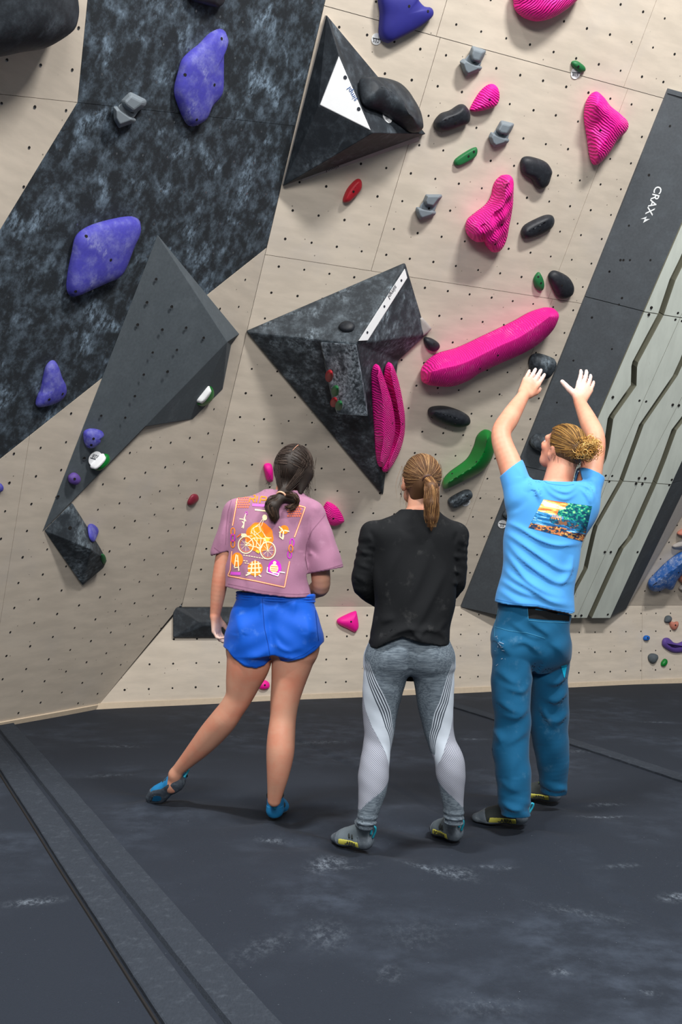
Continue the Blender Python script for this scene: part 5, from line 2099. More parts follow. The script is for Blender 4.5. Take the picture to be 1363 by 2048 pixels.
def wavB(X, Y, Z):
    arm = np.clip((np.abs(X - Q(829, 1100, YB)[0]) - .165) / .02, 0, 1)
    return arm * .0014 * np.sin(Z * 150 + 40 * Y + 18 * X + 3 * np.sin(Z * 31)) + .0022 * np.sin(X * 34 + Z * 9 + 1.0) * np.clip((1.25 - Z) * 4, 0, 1) + .0025 * np.sin(X * 52 - Z * 40) * np.clip((1.02 - Z) * 6, 0, 1)


FB = [([(738, 1100), (750, 1160), (762, 1215)], .010, .006, YB - .1), ([(800, 1095), (775, 1150), (770, 1200)], .014, .006, YB - .1), ([(862, 1085), (835, 1160), (800, 1230)], .016, .007, YB - .1),
      ([(890, 1140), (860, 1200), (830, 1250), (800, 1262)], .012, .008, YB - .1), ([(752, 1290), (785, 1268), (815, 1258), (850, 1262)], .007, .009, YB - .1),
      ([(815, 1252), (835, 1275), (850, 1283)], .006, .008, YB - .1), ([(835, 1278), (850, 1258), (880, 1268)], .006, .007, YB - .1), ([(760, 1245), (790, 1235)], .008, .005, YB - .1),
      ([(895, 1240), (880, 1262), (893, 1278)], .007, .006, YB - .1), ([(712, 1095), (735, 1110)], .006, .006, YB - .1), ([(705, 1125), (742, 1138)], .006, .006, YB - .1), ([(702, 1150), (740, 1172)], .006, .006, YB - .1),
      ([(708, 1185), (740, 1196)], .006, .006, YB - .1), ([(908, 1110), (930, 1122)], .006, .006, YB - .1), ([(908, 1140), (930, 1150)], .006, .006, YB - .1), ([(906, 1165), (928, 1172)], .006, .006, YB - .1),
      ([(828, 1044), (812, 1062), (835, 1070)], .01, -.004, YB - .1), ([(740, 1060), (748, 1085)], .005, -.004, YB - .1), ([(917, 1062), (910, 1088)], .005, -.004, YB - .1)]
top_, VtB, FtB = cloth('long_sleeved_top', (np.array([Q(690, 1100, YB)[0], YB - .22, Q(800, 1312, YB)[2]]), np.array([Q(945, 1100, YB)[0], YB + .28, Q(838, 1008, YB)[2]])), .004,
                       [(loft(topB), .02)] + sleeves, 'black_knit', pB, thick=.0042, zcut=cutB, wav=wavB, folds=FB,
                       cuts=[(wrL - unit(wrL - elL) * .03, wrL - elL, .07), (wrR - unit(wrR - elR) * .03, wrR - elR, .07)])
# hair and ponytail
radB = np.array([.079, .100, .093])
hcB = PB_(0, -.008, .012)
tieB = Q(854, 958, YB - .085)
tl = [tieB, Q(862, 975, YB - .13), Q(862, 1005, YB - .135), Q(862, 1035, YB - .13), Q(862, 1062, YB - .125)]
tone = (94, 66, 44)
extra = [(cone(tl[0], tl[1], .017, .024), .012), (cone(tl[1], tl[2], .024, .030), .01), (cone(tl[2], tl[3], .030, .024), .01), (cone(tl[3], tl[4], .024, .004), .01),
         (cone(Q(834, 992, YB - .02), Q(846, 972, YB - .05), .028, .03), .03)]
hcap = hair_cap('hair', pB, hcB, RB, radB, lambda f, u: np.maximum(f * .75 - u * .66 - .028, -.072 - u + f * .5), extra, tone)
e = RB @ (tieB - hcB)
ln = scalp_lines(hcB, RB, radB, e / radB, 760, 11, face_f=.5, low=-.8, lift=.014, gather=tieB)
strands('hair_strands', ln, .0011, 'hair', hcap, hair_tones(760, (112, 80, 54), .3, (178, 140, 96), 2, .22))
lt = tail_strands(tl, [.016, .026, .033, .028, .012], 420, 5)
strands('ponytail_strands', lt, .0012, 'hair', hcap, hair_tones(420, (110, 76, 48), .35, (176, 134, 86), 6, .3))
rs = np.random.default_rng(8)
fly = []
for x0, y0, x1, y1, n_ in ((808, 940, 800, 1000, 9), (812, 985, 816, 1030, 8), (880, 930, 882, 985, 5), (815, 1000, 828, 1045, 10)):
    for _ in range(n_):
        a = Q(x0 + rs.normal(0, 3), y0 + rs.normal(0, 6), YB + .0)
        b = Q(x1 + rs.normal(0, 5), y1 + rs.normal(0, 10), YB + .01)
        fly.append(crom([a, (a + b) / 2 + rs.normal(0, .006, 3), b], 10))
strands('loose_strands', fly, .0007, 'hair', hcap, hair_tones(len(fly), (122, 90, 62), .3, None, 3))
an = np.linspace(0, 2 * math.pi, 20, endpoint=False)
tdir = unit(tl[1] - tl[0])
ta, tb_, _ = frame(tdir, (0, 0, 1))[0], None, None
tc = np.cross(tdir, ta)
V, Fc = tube([tl[0] + tdir * .004 + .019 * (math.cos(a) * ta + math.sin(a) * tc) for a in an], .005, 6, True)
q = mk('hair_tie', V, Fc, 'elastic', pB, smooth=True)
# earring
ep = PB_(-.082, .0, -.06)
V, Fc = tube([ep + np.array([0, .006 * math.sin(a), -.012 + .012 * math.cos(a)]) for a in an], .0012, 5, True)
mk('earring', V, Fc, 'metal', pB, smooth=True)
# dark chalk bag seen between the thighs
V, Fc = Field(Q(795, 1372, YB + .30) - .1, Q(850, 1300, YB + .30) + .1, .005), None
V.add(loft([sec(822, 1300, YB + .24, 22, .04), sec(822, 1330, YB + .24, 24, .05), sec(822, 1356, YB + .24, 22, .045), sec(822, 1361, YB + .24, 20, .04)]), .01)
V, Fc = V.mesh()
mk('chalk_bag', V, Fc, 'black_knit', pB, smooth=True)
for (a, b), lp, sd in ((FEET['black_left'], 'teal', 1), (FEET['black_right'], 'teal', -1)):
    d = (b - a) * (1, 1, 0)
    climbing_shoe(pB, a, d, (0, 0, 1), .208, 'shoe_grey', 'rubber_dk', 'shoe_yellow', lp, strap='shoe_black', side=sd, brand=True, cap='rubber', heelm='rubber')

# ================================================================ PERSON in mauve shirt and blue shorts (left)
YA = 4.50
pA = thing('person', (*Q(540, 1640, 4.46)[:2], 0), 'dark-haired person in cropped mauve printed shirt and bright blue shorts, left foot behind', 'person')
hcA = Q(587, 936, YA + .02)
fA = unit((.30, .86, .42))
addh, ears, subs, eyA, PA_, RA = head_prims(hcA, fA, (.16, -.4, 1), 1.02)
bodyA = [(p, .012) for p in addh] + [(p, .008) for p in ears]
neckA = Q(572, 992, YA + .01)
bodyA.append((cone(hcA - np.array([.02, .0, .055]), neckA, .05, .053), .02))
torsoA = [sec(566, 985, YA, 28, .05), sec(558, 1000, YA, 56, .06), sec(550, 1015, YA, 80, .075), sec(545, 1040, YA, 84, .09), sec(544, 1080, YA + .01, 76, .10), sec(545, 1120, YA + .01, 70, .097),
          sec(548, 1165, YA, 66, .092), sec(551, 1200, YA, 72, .096), sec(550, 1245, YA, 84, .105), sec(549, 1285, YA, 86, .108), sec(548, 1310, YA, 80, .1)]
bodyA.append((loft(torsoA), .02, -.004))
sLA, eLA, wLA = Q(470, 1020, YA), Q(441, 1150, YA + .0), Q(430, 1230, YA + .02)
sRA, eRA, wRA = Q(629, 1044, YA), Q(643, 1172, YA + .02), Q(618, 1188, YA + .24)
bodyA += arm2(sLA, eLA, wLA, (.047, .044, .037, .034, .0235)) + arm2(sRA, eRA, wRA, (.044, .046, .042, .039, .026))
bodyA += hand_prims(wLA, (.10, .05, -1), (.85, -.35, 0), -1, curl=(.55, .7, .5), size=.93, tcurl=.25, tout=.55)
bodyA += hand_prims(wRA, (-.9, .4, .1), (.1, -.8, .3), -1, curl=(.4, .5, .4), size=.92)
legAL = limb([(500, 1290, YA, 46), (497, 1325, YA, 43.5), (487, 1360, YA + .01, 35), (478, 1392, YA + .02, 27), (464, 1416, YA + .03, 25), (447, 1440, YA + .05, 26.5), (424, 1467, YA + .09, 25.5), (400, 1494, YA + .13, 21.5),
              (376, 1519, YA + .17, 16), (358, 1538, YA + .20, 12.5), (350, 1549, YA + .21, 12)])
legAR = limb([(591, 1290, YA, 46), (583, 1328, YA - .005, 40), (576, 1364, YA - .01, 33.5), (569, 1403, YA - .015, 28.5), (565.5, 1437, YA - .02, 26), (562, 1475, YA - .035, 27.5), (560, 1506, YA - .04, 27.5),
              (556, 1545, YA - .035, 22.5), (551, 1580, YA - .02, 16.5), (548, 1600, YA - .01, 13.2)])
legAR += limbw([(Q(548, 1600, YA - .01), 13.2 * YA / FPX), (ankle(*FEET['mauve_right'])[0], .0295)], .002)
gluA = [(ell(Q(512, 1262, YA - .05), (.09, .07, .085)), .03), (ell(Q(590, 1262, YA - .05), (.09, .07, .085)), .03)]
bodyA += legAL + legAR + gluA
a, b = FEET['mauve_right']
dA = unit((b - a) * (1, 1, 0))
bodyA += foot(a, b)
# raised left foot: toe on the mat
toeA = FL(300, 1602, .0)
ankA = Q(350, 1549, YA + .21)
heelA = Q(361, 1562, YA + .20)
bodyA.append((cone(ankA, heelA + (toeA - heelA) * .25, .026, .03), .02))
bodyA.append((cone(heelA + (toeA - heelA) * .2, heelA + (toeA - heelA) * .75, .026, .022), .02))
lo = np.array([min(toeA[0], Q(280, 1600, YA + .3)[0]) - .05, YA - .22, -.05])
hi = np.array([Q(690, 1100, YA)[0] + .05, YA + .50, Q(600, 875, YA)[2] + .06])
V, Fc = body_mesh((lo, hi), .0045, bodyA, subs)
mk('body', V, Fc, 'skin_tan', pA, smooth=True, attrs={'chalkskin': chalk_attr(V, [wLA + np.array([.01, 0, -.12])], .1) * .7})
eyes_of(pA, eyA, fA)
# shorts with curved hems
hx2, hz2 = hemline([(440, 1296), (453, 1301), (466, 1317), (489, 1333), (512, 1337), (527, 1333), (540, 1322), (556, 1324.5), (578, 1323), (608, 1316), (632, 1301), (644, 1289), (660, 1282)], YA - .1)
shorts_loft = loft([sec(551, 1180, YA, 75, .10), sec(551, 1190, YA, 76, .102), sec(550, 1215, YA, 81, .108), sec(549, 1250, YA, 90, .118), sec(548, 1285, YA - .005, 94, .124), sec(548, 1308, YA - .005, 94, .12)])
shorts_leg = [(cone(Q(500, 1275, YA), Q(492, 1350, YA), .106, .112), .03), (cone(Q(594, 1272, YA), Q(596, 1335, YA), .104, .112), .03)]


def cutA(X, Y, Z):
    return np.maximum(np.interp(X[:, 0, 0], hx2, hz2)[:, None, None] - Z, Z - Q(551, 1186, YA)[2])


def wavA(X, Y, Z):
    c = Q(548, 1250, YA)
    top = np.clip((Z - Q(551, 1205, YA)[2]) / .03, 0, 1)
    return .0022 * np.sin(X * 95 + Z * 12) * top + .0025 * np.sin(X * 40 + Z * 22) * (1 - top) + .0015 * np.sin((Z + .5 * np.abs(X - c[0])) * 75)


FA = [([(536, 1220), (541, 1270), (548, 1322)], .010, -.010, YA - .12), ([(545, 1285), (575, 1300), (605, 1296)], .008, .006, YA - .12), ([(538, 1300), (515, 1312), (488, 1312)], .008, .005, YA - .12),
      ([(470, 1225), (480, 1270), (470, 1300)], .012, .005, YA - .12), ([(548, 1262), (565, 1290), (590, 1302)], .007, -.005, YA - .12), ([(610, 1230), (618, 1265), (612, 1295)], .010, .005, YA - .12),
      ([(520, 1190), (523, 1235)], .006, .004, YA - .12), ([(555, 1190), (552, 1230)], .006, .004, YA - .12), ([(590, 1192), (585, 1235)], .007, .004, YA - .12)]
sho, VsA, FsA = cloth('shorts', (np.array([Q(440, 1300, YA)[0], YA - .22, Q(500, 1345, YA)[2]]), np.array([Q(662, 1300, YA)[0], YA + .2, Q(551, 1180, YA)[2] + .01])), .004,
                      [(shorts_loft, .02)] + shorts_leg + gluA, 'royal', pA, thick=.0042, zcut=cutA, wav=wavA, folds=FA, inflate=.002)
an = np.linspace(0, 2 * math.pi, 60, endpoint=False)
wc = Q(551, 1194, YA)
for dz in (-.012, 0, .012):
    V, Fc = tube([wc + np.array([.174 * math.cos(a), .105 * math.sin(a), dz + .03 * math.cos(a) * -.15]) for a in an], .0065, 6, True)
    mk('waistband', V, Fc, 'royal', sho, smooth=True)
# mauve shirt
hx3, hz3 = hemline([(425, 1172), (450, 1175), (470, 1179), (522, 1188), (583, 1196), (620, 1195), (645, 1190)], YA - .1)
teeA = [sec(566, 978, YA, 34, .06), sec(562, 990, YA, 52, .072), sec(552, 1003, YA, 82, .085), sec(546, 1022, YA, 93, .10), sec(540, 1050, YA, 90, .113), sec(537, 1090, YA, 85, .118),
        sec(535, 1140, YA - .005, 84, .118), sec(535, 1180, YA - .01, 86, .12), sec(535, 1205, YA - .01, 87, .12)]
cfL, cfR = Q(441, 1108, YA), Q(654, 1140, YA)
slA = [(cone(Q(474, 1022, YA), Q(441, 1106, YA), .054, .047), .03), (cone(Q(626, 1038, YA), Q(653, 1140, YA), .062, .078), .03)]


def cutTA(X, Y, Z):
    hemz = np.interp(X[:, 0, 0], hx3, hz3)[:, None, None]
    nz = Q(570, 984, YA)[2] + .9 * (X - neckA[0]) ** 2 - .1 * (Y - YA)
    nk = np.where(np.hypot(X - neckA[0], (Y - YA) * .8) < .1, Z - nz, -1)
    c = Q(535, 1100, YA)[0]
    w = Q(535 + 100, 1100, YA)[0] - c
    return np.maximum(np.where(np.abs(X - c - .02) < w * 1.02, hemz - Z, -1), nk)


def wavTA(X, Y, Z):
    return .002 * np.sin(X * 30 + Z * 14) * np.clip((1.12 - Z) * 5, 0, 1) + .0015 * np.sin(X * 18 - Z * 46)


FTA = [([(620, 1015), (617, 1060), (614, 1120), (616, 1180)], .006, -.006, YA - .1), ([(622, 1010), (640, 1022)], .01, .003, YA - .1), ([(462, 1010), (455, 1050), (452, 1090)], .005, -.006, YA - .1),
       ([(598, 1060), (592, 1110), (600, 1160)], .012, .005, YA - .1), ([(490, 1130), (500, 1175)], .01, .004, YA - .1), ([(560, 1150), (556, 1188)], .01, .004, YA - .1),
       ([(650, 1050), (664, 1090), (670, 1125)], .012, .006, YA - .1), ([(448, 1040), (438, 1080), (434, 1105)], .008, .005, YA - .1), ([(612, 1090), (640, 1115)], .008, -.004, YA - .1)]
dL = unit(Q(438, 1125, YA) - Q(474, 1022, YA)) + np.array([-.25, 0, .0])
dR = unit(Q(658, 1160, YA) - Q(626, 1038, YA)) + np.array([-.45, 0, 0])
teeo, VTA, FTA_ = cloth('cropped_shirt', (np.array([Q(415, 1100, YA)[0], YA - .2, Q(535, 1212, YA)[2]]), np.array([Q(702, 1100, YA)[0], YA + .2, Q(566, 972, YA)[2]])), .0038,
                        [(loft(teeA), .02)] + slA, 'mauve', pA, thick=.0036, zcut=cutTA, wav=wavTA, folds=FTA,
                        cuts=[(Q(441, 1107, YA), (.30, 0, -1), .066), (Q(653, 1141, YA), (.20, 0, -1), .104)])


# ---- flat prints: shapes laid on the cloth where it really is
class Print:
    def __init__(s, V, Fc, parent, lift=.0016):
        s.bv = BVHTree.FromPolygons([tuple(q) for q in V], [tuple(map(int, f)) for f in Fc])
        s.V, s.F, s.C, s.parent, s.lift = [], [], [], parent, lift

    def cast(s, x, y, up=0.0):
        d = ray(x, y)
        loc, nor, _, _ = s.bv.ray_cast(Vector(CAM), Vector(d))
        if loc is None:
            return None
        n = np.array(nor)
        if n @ d > 0:
            n = -n
        return np.array(loc) + n * (s.lift + up)

    def quadgrid(s, G, col, up=0.0):
        """G: (a,b,2) array of px"""
        a, b = G.shape[:2]
        idx = -np.ones((a, b), int)
        for i in range(a):
            for j in range(b):
                p = s.cast(G[i, j, 0], G[i, j, 1], up)
                if p is not None:
                    idx[i, j] = len(s.V)
                    s.V.append(p)
                    s.C.append(col if not callable(col) else col(i / (a - 1), j / (b - 1)))
        for i in range(a - 1):
            for j in range(b - 1):
                f = [idx[i, j], idx[i, j + 1], idx[i + 1, j + 1], idx[i + 1, j]]
                if min(f) >= 0 and max(np.linalg.norm(s.V[f[k]] - s.V[f[k - 1]]) for k in range(4)) < .06:
                    s.F.append(f)

    def line(s, pts, w, col, up=0.0, closed=False, step=3.0):
        P = np.array(pts, float)
        if closed:
            P = np.concatenate([P, P[:1]])
        sl = np.concatenate([[0], np.cumsum(np.linalg.norm(np.diff(P, axis=0), axis=1))])
        n = max(2, int(sl[-1] / step) + 1)
        t = np.unique(np.concatenate([np.linspace(0, sl[-1], n), sl]))
        R = np.stack([np.interp(t, sl, P[:, k]) for k in (0, 1)], 1)
        T = np.gradient(R, axis=0)
        T /= np.linalg.norm(T, axis=1)[:, None] + 1e-9
        N = np.stack([-T[:, 1], T[:, 0]], 1) * w / 2
        s.quadgrid(np.stack([R - N, R + N], 1), col, up)

    def disc(s, c, rx, ry, col, up=0.0, n=20, rings=4, wob=0.0):
        an = np.linspace(0, 2 * math.pi, n + 1)
        rr = np.linspace(.02, 1, rings)
        k = 1 + wob * np.sin(an * 9)
        s.quadgrid(np.stack([np.stack([c[0] + rx * r * np.cos(an) * k, c[1] + ry * r * np.sin(an) * k], 1) for r in rr]), col, up)

    def ring(s, c, rx, ry, w, col, up=0.0, a0=0, a1=6.2832):
        an = np.linspace(a0, a1, 26)
        s.line(np.stack([c[0] + rx * np.cos(an), c[1] + ry * np.sin(an)], 1), w, col, up)

    def fill(s, top, bot, col, up=0.0, n=8, m=4):
        """region between two px polylines"""
        A, B = [crom(np.array(q, float), n) if len(q) > 2 else np.linspace(q[0], q[1], n) for q in (top, bot)]
        t = np.linspace(0, 1, m)[:, None, None]
        s.quadgrid(A[None] * (1 - t) + B[None] * t, col, up)

    def done(s, name):
        o = mk(name, np.array(s.V), s.F, 'printed', s.parent, attrs={'tone': np.array(s.C)})
        s.V, s.F, s.C = [], [], []
        return o


OR, OR2, CRM, MAG, YEL, WHT = [np.array(lin(c)) for c in ((250, 140, 36), (244, 110, 40), (255, 236, 190), (204, 44, 200), (252, 200, 60), (252, 248, 240))]
pr = Print(VTA, FTA_, teeo)
k6 = lambda L: [(380 + x / 3.938, 860 + y / 3.938) for x, y in L]
# double frame line
for w, c, up in ((2.6, OR2, 0), (1.0, CRM, .0004)):
    pr.line(k6([(470, 510), (390, 522), (372, 545), (335, 755)]), w, c, up)
    pr.line(k6([(330, 955), (318, 1100), (300, 1145)]), w, c, up)
    pr.line(k6([(300, 1148), (520, 1190), (742, 1238)]), w, c, up)
    pr.line(k6([(742, 1238), (782, 1035)]), w, c, up)
    pr.line(k6([(820, 845), (905, 610), (840, 590)]), w, c, up)
pr.done('printed_frame')['kind'] = 'stuff'
# RIP lettering (outlined strokes)
for st in ([(466, 568), (478, 515), (514, 518), (510, 542), (474, 543)], [(488, 544), (506, 570)], [(520, 572), (532, 522)], [(548, 575), (560, 525), (600, 530), (598, 552), (560, 552)]):
    pr.line(k6(st), 2.3, OR, 0)
pr.line(k6([(490, 590), (600, 598)]), 5, np.array(lin((214, 110, 206))))
pr.line(k6([(510, 628), (605, 640)]), 3, CRM)
pr.done('printed_lettering')
# dotted corner fans
for cx, cy in ((410, 570), (815, 640)):
    for i in range(6):
        for j in range(5):
            x, y = cx - 45 + i * 18 + (j % 2) * 9, cy - 35 + j * 18
            pr.disc(k6([(x, y)])[0], 1.9, 1.9, np.array(lin((236, 120, 84))), n=8, rings=2)
pr.done('printed_corner_dots')
# sun disc, bicycle, rider strokes
pr.disc(k6([(545, 845)])[0], 28, 30, np.array(lin((248, 132, 40))), n=30, rings=6, wob=.03)
pr.disc(k6([(525, 810)])[0], 14, 17, np.array(lin((252, 168, 30))), .0003)
for c in ((440, 905), (612, 948)):
    pr.ring(k6([c])[0], 15, 17, 2.0, CRM, .0006)
    pr.ring(k6([c])[0], 12.2, 14, .8, OR, .0006)
    for a in np.arange(0, 3.1, .8):
        x, y = k6([c])[0]
        pr.line([(x - 12 * math.cos(a), y - 13 * math.sin(a)), (x + 12 * math.cos(a), y + 13 * math.sin(a))], .6, CRM, .0006)
for st in ([(440, 905), (500, 850), (560, 930), (440, 905)], [(500, 850), (590, 855), (612, 948)], [(560, 930), (590, 855)], [(580, 820), (600, 850), (640, 850)], [(405, 815), (440, 835), (490, 835)], [(430, 880), (485, 905)]):
    pr.line(k6(st), 1.5, CRM, .0008)
for st in ([(590, 680), (545, 740), (490, 780), (480, 820)], [(545, 740), (560, 790), (590, 830)], [(480, 800), (530, 850), (520, 920), (545, 940)], [(500, 790), (560, 850), (545, 950)], [(590, 680), (575, 720), (560, 760)], [(500, 770), (540, 755), (555, 800), (510, 830), (500, 770)]):
    pr.line(k6(st), 1.2, CRM, .0010)
pr.disc(k6([(588, 690)])[0], 5, 6, CRM, .001, n=10, rings=3)
pr.line(k6([(520, 950), (545, 965)]), 5, YEL, .0009)
pr.disc(k6([(600, 860)])[0], 7, 5, YEL, .0007, n=10, rings=3)
pr.disc(k6([(425, 830)])[0], 6, 4, CRM, .0007, n=10, rings=3)
pr.done('printed_bicycle')
# small emblems
pr.disc(k6([(740, 785)])[0], 9, 9, OR, n=14)
for st in ([(715, 770), (735, 800), (728, 850)], [(700, 810), (725, 790), (700, 760)], [(740, 790), (780, 800)], [(710, 800), (705, 840), (730, 860), (735, 830)]):
    pr.line(k6(st), 2.4, CRM, .0006)
for st in ([(440, 655), (430, 690), (420, 775)], [(390, 700), (425, 705)], [(425, 690), (440, 720)], [(410, 720), (425, 740), (408, 770)]):
    pr.line(k6(st), 1.8, CRM)
pr.ring(k6([(444, 655)])[0], 2, 2.8, .9, MAG)
pr.line(k6([(370, 845), (400, 820)]), 2, OR2)
pr.disc(k6([(372, 1020)])[0], 11.5, 14, OR, n=18)
for st in ([(365, 980), (350, 1080)], [(375, 985), (385, 1110)], [(355, 1030), (385, 1035)], [(350, 1085), (385, 1080)]):
    pr.line(k6(st), 2.2, CRM, .0006)
pr.line(k6([(320, 1128), (398, 1132)]), 6, np.array(lin((214, 84, 206))))
pr.disc(k6([(512, 1090)])[0], 15, 15, OR, n=20)
for st in ([(512, 1025), (512, 1160)], [(470, 1060), (555, 1050)], [(455, 1090), (560, 1085)], [(450, 1125), (555, 1120)], [(440, 1145), (475, 1130)], [(540, 1140), (560, 1155)], [(490, 1035), (480, 1120)], [(535, 1035), (545, 1120)]):
    pr.line(k6(st), 2.6, CRM, .0006)
pr.disc(k6([(665, 1085)])[0], 13.5, 16, MAG, n=18)
pr.disc(k6([(660, 1090)])[0], 8.5, 9, CRM, .0006, n=14)
pr.disc(k6([(665, 1045)])[0], 3.4, 3.4, CRM, .0006, n=10, rings=2)
for y in (1075, 1092, 1108):
    pr.line(k6([(635, y), (690, y + 4)]), 1.4, OR, .001)
pr.line(k6([(610, 1080), (605, 1120), (690, 1150), (700, 1130), (650, 1125)]), 1.8, WHT, .001)
pr.line(k6([(700, 1118), (745, 1124)]), 2, WHT, .001)
for y, x0, x1 in ((985, 420, 615), (1028, 420, 455), (1046, 430, 460)):
    x = x0
    while x < x1:
        pr.line(k6([(x, y + (x - x0) * .17), (x + 14, y + (x + 14 - x0) * .17)]), 1.5, CRM)
        x += 20
# chain links at both sides
for cx, cy, cols in ((338, 800, (OR, MAG, OR)), (802, 885, (MAG, OR, MAG))):
    for i, c in enumerate(cols):
        pr.ring(k6([(cx - i * (10 if cx > 500 else 0), cy + i * 48)])[0], 3.9, 7.2, 1.9, c, .0005 * (i % 2))
pr.done('printed_emblems')
SEAM = np.array(lin((132, 90, 114)))
pr.line(k6([(1060, 670), (960, 790), (915, 900), (905, 1010), (925, 1100)]), .9, SEAM)
pr.line(k6([(330, 545), (300, 640), (285, 760), (280, 900)]), .9, SEAM)
pr.line(k6([(300, 1212), (440, 1240), (560, 1266), (720, 1288), (850, 1294), (935, 1288)]), .7, SEAM)
pr.line(k6([(955, 1125), (1080, 1095), (1200, 1058)]), .7, SEAM)
pr.line(k6([(190, 925), (240, 965), (288, 990)]), .7, SEAM)
pr.done('shirt_seams')['kind'] = 'stuff'
prs = Print(VsA, FsA, sho, .0012)
NB_ = np.array(lin((4, 56, 140)))
prs.line(k6([(568, 1330), (575, 1440), (585, 1560), (612, 1680), (632, 1800)]), 1.0, NB_)
prs.line(k6([(300, 1742), (345, 1792), (432, 1854), (520, 1868), (580, 1852), (628, 1806)]), .8, NB_)
prs.line(k6([(645, 1816), (780, 1812), (898, 1768), (990, 1700)]), .8, NB_)
prs.line(k6([(985, 1420), (998, 1560), (1010, 1660)]), 1.0, NB_)
prs.line(k6([(905, 1330), (935, 1332)]), 1.2, WHT)
prs.done('shorts_seams')['kind'] = 'stuff'
# hair: dark, parted, gathered low
radA = np.array([.085, .107, .100])
hcA = PA_(0, -.008, .012)
tieA = Q(563, 993, YA - .085)
tone = (46, 38, 34)
bL, bR = Q(546, 1012, YA - .125), Q(588, 1000, YA - .11)
tlA = [tieA, Q(552, 1008, YA - .13), Q(546, 1028, YA - .13), Q(549, 1046, YA - .125)]
extra = [(cone(tieA, bR, .018, .018), .012), (cone(tieA, bL, .02, .026), .012), (cone(bL, Q(551, 1034, YA - .125), .026, .016), .012), (cone(Q(551, 1034, YA - .125), tlA[3], .015, .004), .01),
         (cone(Q(576, 960, YA - .015), tieA, .045, .016), .03), (cone(Q(607, 950, YA - .01), Q(600, 985, YA - .04), .045, .012), .02)]
hcapA = hair_cap('hair', pA, hcA, RA, radA, lambda f, u: np.maximum(f * .75 - u * .66 - .028, -.085 - u + f * .5), extra, tone)
e = RA @ (tieA - hcA)
ln = scalp_lines(hcA, RA, radA, e / radA, 900, 21, face_f=.5, low=-.85, lift=.016, part=.08, gather=tieA)
strands('hair_strands', ln, .0011, 'hair', hcapA, hair_tones(900, (54, 43, 38), .3, (92, 78, 70), 4, .15))
ls = tail_strands([tieA, bL + np.array([-.012, 0, .0]), Q(546, 1030, YA - .14), tlA[3]], [.016, .03, .022, .008], 200, 6) + tail_strands([tieA, bR + np.array([0, -.01, .014]), Q(592, 1006, YA - .11), Q(578, 1016, YA - .115), Q(566, 1010, YA - .13)], [.014, .018, .015, .013, .01], 150, 9)
strands('bun_strands', ls, .0012, 'hair', hcapA, hair_tones(len(ls), (62, 46, 36), .35, (104, 80, 62), 7, .2))
fly = []
rs = np.random.default_rng(18)
for x0, y0, x1, y1, n_ in ((618, 965, 614, 994, 22), (610, 960, 604, 985, 10), (541, 960, 532, 975, 6), (626, 920, 622, 975, 12)):
    for _ in range(n_):
        a = Q(x0 + rs.normal(0, 3), y0 + rs.normal(0, 5), YA - .03)
        b = Q(x1 + rs.normal(0, 4), y1 + rs.normal(0, 7), YA - .02)
        fly.append(crom([a, (a + b) / 2 + rs.normal(0, .005, 3), b], 10))
strands('loose_strands', fly, .0008, 'hair', hcapA, hair_tones(len(fly), (58, 46, 40), .3, None, 3))
# the parting: a pale scalp line laid on the hair
pl_ = [hcA + (unit(q) * radA * 1.028) @ RA for q in crom([(.08, .1, .95), (.06, -.12, .93), (.02, -.38, .84)], 12)]
V, Fc = tube(pl_, .0018, 5, r1=.0008)
q = mk('parting', V, Fc, 'skin_fair', hcapA, smooth=True, attrs={'chalkskin': np.zeros(len(V))})
tdir = unit(tlA[1] - tieA)
ta = frame(tdir, (0, 0, 1))[0]
tc = np.cross(tdir, ta)
an = np.linspace(0, 2 * math.pi, 20, endpoint=False)
V, Fc = tube([tieA + tdir * .004 + np.array([0, -.012, .004]) + .021 * (math.cos(a) * ta + math.sin(a) * tc) for a in an], .0045, 6, True)
mk('hair_tie', V, Fc, 'elastic_p', pA, smooth=True)
a, b = FEET['mauve_right']
climbing_shoe(pA, a, dA, (0, 0, 1), .235, 'shoe_black', 'rubber_dk', None, 'shoe_cyan', strap='shoe_black', side=-1, heelm='shoe_blue')
SHB = [o for o in pA.children if o.name.startswith('shoe')][-1]
SHB.data.materials[0] = MT['shoe_blue']
fd = toeA - heelA
upv = np.array([.10, .72, .45])
upv = unit(upv - unit(fd) * (upv @ unit(fd)))
climbing_shoe(pA, heelA - unit(upv) * .03, fd, upv, max(.22, np.linalg.norm(fd) * .98), 'shoe_blue', 'rubber_dk', None, 'shoe_cyan', strap='shoe_black', side=1)

# ================================================================ PERSON reaching up in light blue shirt (right)
YC = 4.66
pC = thing('person', (*Q(1060, 1640, 4.6)[:2], 0), 'curly-haired man in light blue printed shirt and petrol trousers reaching both hands up', 'person')
hcC = Q(1128, 894, YC + .02)
fC = unit((-.55, .66, .50))
addh, ears, subs, eyC, PC_, RC = head_prims(hcC, fC, (.22, -.42, .88), 1.06)
bodyC = [(p, .012) for p in addh] + [(p, .008) for p in ears]
neckC = Q(1112, 972, YC)
bodyC.append((cone(hcC - np.array([.0, .0, .05]), neckC, .064, .066), .02))
torsoC = [sec(1112, 965, YC, 30, .06), sec(1110, 980, YC, 58, .08), sec(1106, 1000, YC, 80, .10), sec(1102, 1035, YC, 80, .115), sec(1092, 1080, YC + .01, 70, .118), sec(1080, 1135, YC + .01, 66, .112),
          sec(1073, 1190, YC, 67, .108), sec(1068, 1240, YC, 70, .112), sec(1065, 1275, YC, 66, .105), sec(1064, 1300, YC, 58, .09)]
bodyC.append((loft(torsoC), .02, -.006))
sLC, eLC, wLC = Q(1042, 992, YC), Q(998, 869, YC + .12), Q(1047, 790, YC + .30)
